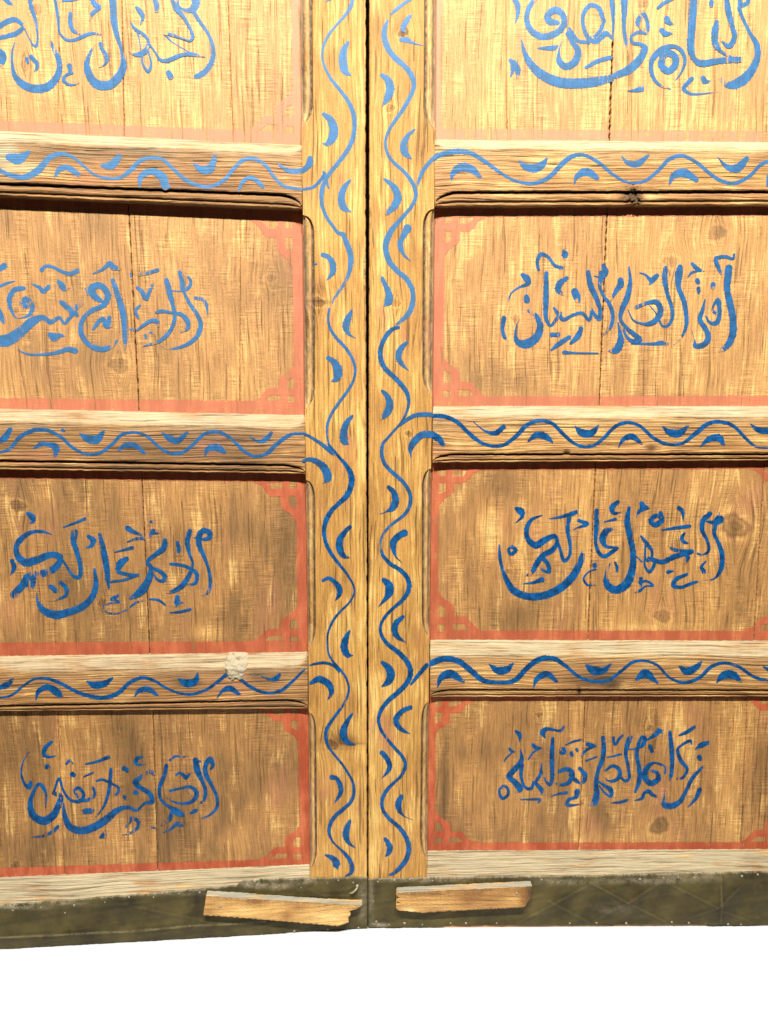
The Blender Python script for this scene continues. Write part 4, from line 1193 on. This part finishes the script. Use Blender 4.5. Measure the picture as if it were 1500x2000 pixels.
    m = MB(); m.grid(P, tone=ex(TN + t + blobs(U, V, RAIL_BLOBS[key]) + (-.03 if left else .07)), dust=ex(DU) * (.86 if left else 1.0), warp=ex(wp), dry=np.clip(ex(GR), 0, 1), seed=float(sd))  # on L1 dust also holds the painted glare
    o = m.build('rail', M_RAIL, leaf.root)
    if key == 'L3':
        # a rough lump of pale filler pressed into the knot hole
        uu, vv = np.meshgrid(np.linspace(436, 490, 46), np.linspace(1273, 1330, 48))
        ca = np.sqrt(((uu - 462 + (vv - 1300) * .10) / (22 - 6 * sstep(1295, 1328, vv))) ** 4 + ((vv - 1301) / 26.5) ** 4)
        def lump(n):
            g = rng.rand(n, n); i = np.linspace(0, n - 1.001, 48); j = np.linspace(0, n - 1.001, 46)
            i0, j0 = i.astype(int), j.astype(int); fi, fj = (i - i0)[:, None], (j - j0)[None]
            return (g[i0][:, j0] * (1 - fi) * (1 - fj) + g[i0 + 1][:, j0] * fi * (1 - fj) + g[i0][:, j0 + 1] * (1 - fi) * fj + g[i0 + 1][:, j0 + 1] * fi * fj) - .5
        ca = ca + .55 * lump(8) + .25 * lump(15)
        hgt = .0030 * (1 - sstep(.5, 1.15, ca)) + (.0040 * lump(9) + .0030 * lump(17)) * (ca < 1.08)
        slope = np.interp(vv, [1272, 1306], [dp, .0])
        fp = MB(); fp.grid(leaf.loc(uu, vv, slope, slope + np.where(ca < 1.08, hgt, -.0030)))
        fp.build('filler_patch', M_FILLER, o, label='rough lump of pale filler in a knot hole')
    vine = MB()
    for k, s in enumerate(parse(RAILV[key][:4])):
        add_stroke(vine, leaf, s, -.0008, k, fade={'L1': .45, 'L2': .15, 'R1': .30}.get(key, 0), dry0=.08 if left else .03, seed=float(sd), dry_end=.35, wmul=1.08)
    vine.build('painted_vine', M_BLUE_R, o)
for key in RAILS: build_rail(key)

def plate_top(side, u):
    if side == 'L': return lerp_pts([(-160, 1776), (0, 1769), (200, 1753), (400, 1737), (462, 1730), (474, 1721), (520, 1718), (600, 1716), (718, 1713.5)], u) + wob(u, 1.2, 30, 91) + wob(u, .8, 9, 92)
    return lerp_pts([(718, 1718), (735, 1716), (830, 1715), (1060, 1712), (1500, 1703), (1730, 1698)], u) + wob(u, 1.0, 34, 93) + wob(u, .8, 9, 94)

def build_bottom(side):
    leaf, vt, vb = BOT[side]; dp = DPS[side + '4']
    u = np.arange(U_L + 20, 607.0, 3.0) if side == 'L' else np.arange(834.0, U_R - 20, 3.0)
    z = np.zeros_like(u)
    VT = vt(u) + wob(u, .8, 25, 81); VB = vb(u) + 3
    rows = [(VT, -.034 + z, z + .5), (VT, dp + z, z + .8)]
    for s in np.linspace(.05, 1, 16): rows.append((VT + (VB - VT) * s, dp * (1 - s) ** 1.0 + z, z + 1.25))
    bt = (lambda u: lerp_pts([(-160, 1860), (0, 1851), (718, 1811)], u))(u) if side == 'L' else lerp_pts([(718, 1812), (1500, 1807), (1730, 1805)], u)
    for s in np.linspace(0, 1, 12)[1:]: rows.append((VB + (bt - VB) * s, -.0008 + z, z + .2))
    V = np.stack([r[0] for r in rows]); D = np.stack([r[1] for r in rows]); DU = np.stack([r[2] for r in rows])
    U = np.repeat(u[None], V.shape[0], 0)
    P = leaf.loc(U, V, np.where(D < -.03, dp, D), D)
    P[-1, :, 2] = 0.0
    m = MB(); m.grid(P, tone=.02 + blobs(U, V, [(610, 1700, 30, 12, -.1)]), dust=DU, seed=87.0)
    m.build('bottom_rail', M_RAIL, leaf.root, label='pale dusty bottom rail with a broad sloping top')
build_bottom('L'); build_bottom('R')

# ------------------------------------------------------------------ sheet metal along the foot
def seg_dist(U, V, a, b):
    ax, ay = a; bx, by = b
    t = np.clip(((U - ax) * (bx - ax) + (V - ay) * (by - ay)) / ((bx - ax) ** 2 + (by - ay) ** 2), 0, 1)
    return np.hypot(U - ax - t * (bx - ax), V - ay - t * (by - ay)), t
CREASE = {'L': [((-160, 1836), (250, 1817), 1.0), ((250, 1817), (372, 1806), 1.0), ((372, 1806), (520, 1799), .8), ((500, 1745), (715, 1748), .6), ((240, 1765), (420, 1800), .4), ((60, 1776), (300, 1760), .35), ((575, 1722), (640, 1750), .4), ((660, 1738), (716, 1722), .4)],
          'R': [((1010, 1802), (1165, 1718), .7), ((1140, 1715), (1225, 1761), .8), ((1225, 1761), (1290, 1722), .8), ((1070, 1757), (1150, 1800), .6), ((1225, 1761), (1160, 1798), .6), ((1225, 1761), (1300, 1800), .6), ((1300, 1722), (1400, 1770), .7), ((1400, 1770), (1450, 1728), .7), ((1400, 1770), (1330, 1800), .6), ((1400, 1772), (1470, 1802), .5), ((1407, 1706), (1407, 1802), .9), ((940, 1780), (1060, 1745), .4)]}
def build_plate(side):
    leaf = LL if side == 'L' else RL
    u = np.append(np.arange(U_L + 20, 716.2, 2.4), 717.7) if side == 'L' else np.append(719.3, np.arange(720.6, U_R - 20, 2.4))
    top = plate_top(side, u)
    bot = lerp_pts([(-160, 1861), (0, 1852), (718, 1812)], u) if side == 'L' else lerp_pts([(718, 1811.5), (866, 1810), (870, 1806.8), (1380, 1804.8), (1384, 1807), (1730, 1804.5)], u)
    n = 44
    s = np.linspace(0, 1, n)[:, None]
    V = top[None] + (bot - top)[None] * s; U = np.repeat(u[None], n, 0)
    D = .0022 + .0005 * wob(U, 1, 60, 5) + .0005 * wob(V + U * .3, 1, 40, 6) + .0003 * wob(U - V, 1, 25, 8)
    tone = .06 * wob(U + .5 * V, 1, 130, 9) + .05 * wob(V * 2 + U * .3, 1, 50, 19); dust = np.exp(-(V - top[None]) / 1.8) * .35
    for (a, b, k) in CREASE[side]:
        d, t = seg_dist(U, V, a, b)
        tap = np.sqrt(np.clip(4 * t * (1 - t), 0, 1)) * .6 + .4
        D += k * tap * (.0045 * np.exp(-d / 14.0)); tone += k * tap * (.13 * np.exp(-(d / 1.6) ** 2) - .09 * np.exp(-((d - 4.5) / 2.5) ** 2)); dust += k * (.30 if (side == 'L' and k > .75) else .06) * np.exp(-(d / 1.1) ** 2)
    if side == 'L':
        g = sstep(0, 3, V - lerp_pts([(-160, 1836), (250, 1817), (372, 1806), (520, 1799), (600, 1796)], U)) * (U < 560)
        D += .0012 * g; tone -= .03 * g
        tone += blobs(U, V, [(690, 1790, 30, 40, .10), (640, 1735, 50, 12, .05), (520, 1730, 30, 6, .1), (90, 1800, 60, 30, .04), (380, 1760, 20, 30, -.08)])
        dust += blobs(U, V, [(495, 1727, 20, 6, .9), (540, 1730, 24, 6, .6), (600, 1722, 30, 4, .4), (300, 1746, 120, 3, .25), (708, 1760, 8, 40, .35), (30, 1771, 50, 4, .6), (120, 1764, 40, 3, .4)])
    else:
        tone += blobs(U, V, [(790, 1790, 60, 20, .04), (1120, 1780, 60, 30, -.03), (1440, 1760, 60, 40, .05), (900, 1795, 60, 14, .03)])
        dust += blobs(U, V, [(740, 1806, 14, 4, .8), (1260, 1720, 120, 5, .35), (1090, 1722, 40, 5, .4), (840, 1720, 80, 4, .4), (1200, 1775, 40, 10, .15), (1360, 1712, 60, 5, .35), (725, 1750, 5, 50, .3)])
    D[0] -= .0005
    P = leaf.loc(U, V, .002, D)
    P[-1, :, 2] = np.maximum(P[-1, :, 2], .001)
    edge = P[:1].copy(); edge[..., 1] += .0022 + 0.0006
    m = MB(); m.grid(np.concatenate([edge, P], 0), tone=np.concatenate([tone[:1], tone]), dust=np.concatenate([dust[:1], dust]))
    o = m.build('kick_plate', M_PLATE, leaf.root, label='tarnished sheet metal kick plate, creased and nailed on')
    return o
PL = build_plate('L'); PR = build_plate('R')

def dome_mesh():
    n, k = 14, 6
    m = MB()
    a = np.linspace(0, 2 * math.pi, n); r = np.linspace(math.pi / 2, .02, k)
    A, R = np.meshgrid(a, r)
    P = np.stack([.0024 * np.sin(R) * np.cos(A), -.0013 * np.cos(R), .0024 * np.sin(R) * np.sin(A)], -1)
    m.grid(P); return m
nail0 = dome_mesh().build('nail_head', M_NAIL, PL)
pos_l = [(25, 1778), (80, 1772), (145, 1768), (205, 1762), (252, 1752), (300, 1752), (350, 1745), (390, 1743), (545, 1729), (588, 1733), (607, 1721), (640, 1724), (661, 1719), (690, 1723), (127, 1783), (285, 1794), (252, 1815), (160, 1820), (60, 1826), (330, 1811), (369, 1807), (34, 1843), (72, 1845), (147, 1843), (212, 1840), (300, 1835), (340, 1830), (398, 1828), (450, 1822), (512, 1823), (575, 1819), (640, 1815), (700, 1812), (402, 1769)]
pos_r = [(729, 1760), (738, 1722), (770, 1719), (800, 1718), (845, 1720), (1058, 1718), (1150, 1717), (1180, 1716), (1250, 1717), (1296, 1714), (1325, 1713), (1356, 1714), (1410, 1711), (1449, 1711), (1480, 1708), (760, 1806), (790, 1803), (825, 1806), (880, 1803), (910, 1803), (970, 1803), (1113, 1803), (1142, 1803), (1165, 1802), (1223, 1803), (1312, 1801), (1345, 1802), (1378, 1803), (1422, 1805), (1447, 1805), (1226, 1761), (1400, 1771), (1070, 1757), (1402, 1785), (1190, 1775), (735, 1800)]
first = True
for leaf, pl, lst in ((LL, PL, pos_l), (RL, PR, pos_r)):
    for (a, b) in lst:
        o = nail0 if first else nail0.copy()
        if not first: COL.objects.link(o)
        first = False
        o.parent = pl
        o.location = leaf.loc(np.array(a), np.array(b), .0028).tolist()
        s = random.uniform(.65, 1.25); o.scale = (s, s, s)

# a bent nail in the upper strip of the left plate
m = MB()
pth = [(698, 1729, .003), (697, 1731, .010), (693, 1734, .013), (688, 1738, .0125), (684, 1741, .009)]
pp = np.array([LL.loc(np.array(a), np.array(b), .003, c) for a, b, c in pth])
tt = np.linspace(0, 1, len(pp)); fine = np.stack([np.interp(np.linspace(0, 1, 24), tt, pp[:, j]) for j in range(3)], 1)
ang = np.linspace(0, 2 * math.pi, 9); rings = []
for i in range(24):
    T = fine[min(i + 1, 23)] - fine[max(i - 1, 0)]; T /= np.linalg.norm(T)
    A = np.cross(T, [0.3, .2, 1]); A /= np.linalg.norm(A); B = np.cross(T, A)
    r = .0021 if i > 2 else .0036
    rings.append(fine[i] + r * (np.cos(ang)[:, None] * A + np.sin(ang)[:, None] * B))
m.grid(np.array(rings)); m.build('bent_nail', M_NAIL, PL)

# ------------------------------------------------------------------ battens nailed on askew
def build_batten(leaf, top, bot, jag_left, jag_right, label, seed, nails, stains=()):
    d1, d0 = .0215, .0020
    nc, nr = 110, 16
    ua, ub = top[0][0], top[-1][0]
    s = np.linspace(0, 1, nc)
    tp = np.array(top); bp = np.array(bot)
    def along(p, s):
        q = np.concatenate([[0], np.cumsum(np.hypot(*np.diff(p, axis=0).T))]); q /= q[-1]
        return np.stack([np.interp(s, q, p[:, 0]), np.interp(s, q, p[:, 1])], 1)
    a, b = along(tp, s), along(bp, s)
    a[:, 1] += wob(a[:, 0], .5, 20, seed); b[:, 1] += wob(b[:, 0], .7, 18, seed + 1)
    r = np.linspace(0, 1, nr)[:, None]
    U = a[None, :, 0] * (1 - r) + b[None, :, 0] * r
    V = a[None, :, 1] * (1 - r) + b[None, :, 1] * r
    rr = np.linspace(0, 1, nr)
    jl = np.interp(rr, *zip(*jag_left)); jr = np.interp(rr, *zip(*jag_right))
    w = np.exp(-s / .05)[None]; w2 = np.exp(-(1 - s) / .05)[None]
    U = U + jl[:, None] * w + jr[:, None] * w2
    if len(jag_left) > 2: U[:, 0] += .8 * wob(rr * 40, 1, 6, seed + 3)
    if len(jag_right) > 2: U[:, -1] += .8 * wob(rr * 40, 1, 6, seed + 4)
    Dv = d1 + .0005 * wob(U, 1, 25, seed + 5) + .0004 * wob(V * 3 + U, 1, 30, seed + 6)
    Dv[0] -= .0006; Dv[-1] -= .0006; Dv[:, 0] -= .0006; Dv[:, -1] -= .0006
    Fp = leaf.loc(U, V, d1, Dv)
    Bp = Fp.copy(); Bp[..., 1] = -d0
    m = MB()
    t0 = blobs(U, V, [(a[int(nc * .6), 0], a[int(nc * .6), 1] + 12, 18, 10, -.16), (a[int(nc * .25), 0], a[int(nc * .25), 1] + 8, 40, 8, -.08), (a[int(nc * .9), 0], a[int(nc * .9), 1] + 20, 30, 16, .12)])
    t0 = t0 - .06 + blobs(U, V, stains)
    t0 = t0 + (np.exp(-r / .12) * -.22 + np.exp(-(1 - r) / .08) * -.12) * (1 + .5 * wob(U, 1, 30, seed + 8))
    gd = blobs(U, V, [(1037, 1752, 9, 30, .75)]) * (.7 + .6 * rng.rand(*U.shape)) + (np.exp(-r / .06) * .25) * (1 + .8 * wob(U, 1, 25, seed + 9))
    m.grid(Fp, tone=t0, dry=np.clip(gd, 0, .85), seed=float(seed))
    def strip(A, B, k, **at):
        t = np.linspace(0, 1, k)[:, None, None]
        m.grid(A[None] * (1 - t) + B[None] * t, seed=float(seed), **at)
    strip(Bp[0], Fp[0], 6, dust=1.0); strip(Fp[-1], Bp[-1], 4, tone=-.2)
    strip(Fp[:, 0], Bp[:, 0], 4, tone=.1); strip(Bp[:, -1], Fp[:, -1], 4, tone=.15)
    o = m.build('wooden_batten', M_BATTEN, leaf.root, smooth=False, label=label)
    for (x, y) in nails:
        c = nail0.copy(); COL.objects.link(c); c.parent = o
        c.location = leaf.loc(np.array(x), np.array(y), d1, d1 + .0006).tolist(); c.scale = (1.3, 1.3, 1.3)
    return o
M_BATTEN = M_BLOCK
build_batten(LL, [(402.5, 1750.5), (540, 1759), (687, 1768)], [(397, 1787.5), (470, 1793), (540, 1798.5), (600, 1804), (660, 1809)],
             [(0, 0), (1, 0)], [(0, 20), (.18, 16), (.30, 1), (.42, 10), (.62, 9), (.8, 16), (1, 0)],
             'short split batten tilting down to the right, broken at its right end', 101, [(430, 1770)], [(500, 1762, 20, 6, -.3), (560, 1790, 14, 10, -.28), (410, 1770, 14, 20, -.15), (640, 1795, 40, 10, .2), (470, 1780, 30, 8, .12)])
build_batten(RL, [(780, 1744), (900, 1738), (1039, 1731.5)], [(779, 1778), (823, 1783), (930, 1777), (1024, 1772.5)],
             [(0, -3), (.12, -7), (.3, 2), (.45, -5), (.6, 3), (.75, -6), (1, -4)], [(0, 0), (.55, 7), (1, 0)],
             'short split batten almost level, stained dark at its right end, broken at its left', 107, [(1009, 1744)], [(1030, 1750, 16, 22, -.55), (1005, 1740, 30, 8, -.25), (915, 1755, 22, 14, -.22), (800, 1778, 16, 8, .3), (860, 1765, 30, 8, .10), (970, 1750, 24, 12, -.16), (900, 1760, 160, 30, -.13)])

# ------------------------------------------------------------------ boards behind, closing the leaves
def board(leaf, u0, u1, d0, d1, v0, name, z0=0.0):
    a = leaf.loc(np.array([u0, u1, u1, u0]), np.array([v0, v0, 1700, 1700]), 0.0, d0)
    x0, x1 = min(a[0, 0], a[3, 0]), max(a[1, 0], a[2, 0]); z1 = a[0, 2]
    P = np.array([(x, y, z) for y in (-d0, -d1) for x in (x0, x1) for z in (z0, z1)])
    Q = np.array([[0, 1, 3, 2], [4, 6, 7, 5], [0, 4, 5, 1], [2, 3, 7, 6], [1, 5, 7, 3], [0, 2, 6, 4]])
    m = MB(); m.raw(P, Q, tone=-.3, seed=3.0)
    return m.build(name, M_PANEL, leaf.root, smooth=False)
board(LL, U_L + 14, 713, -.0365, -.050, -205, 'backing_board', .002)
board(RL, 723, U_R - 14, -.0365, -.050, -205, 'backing_board', .002)
board(RL, 690, 745, -.056, -.062, -205, 'cover_strip', .002)
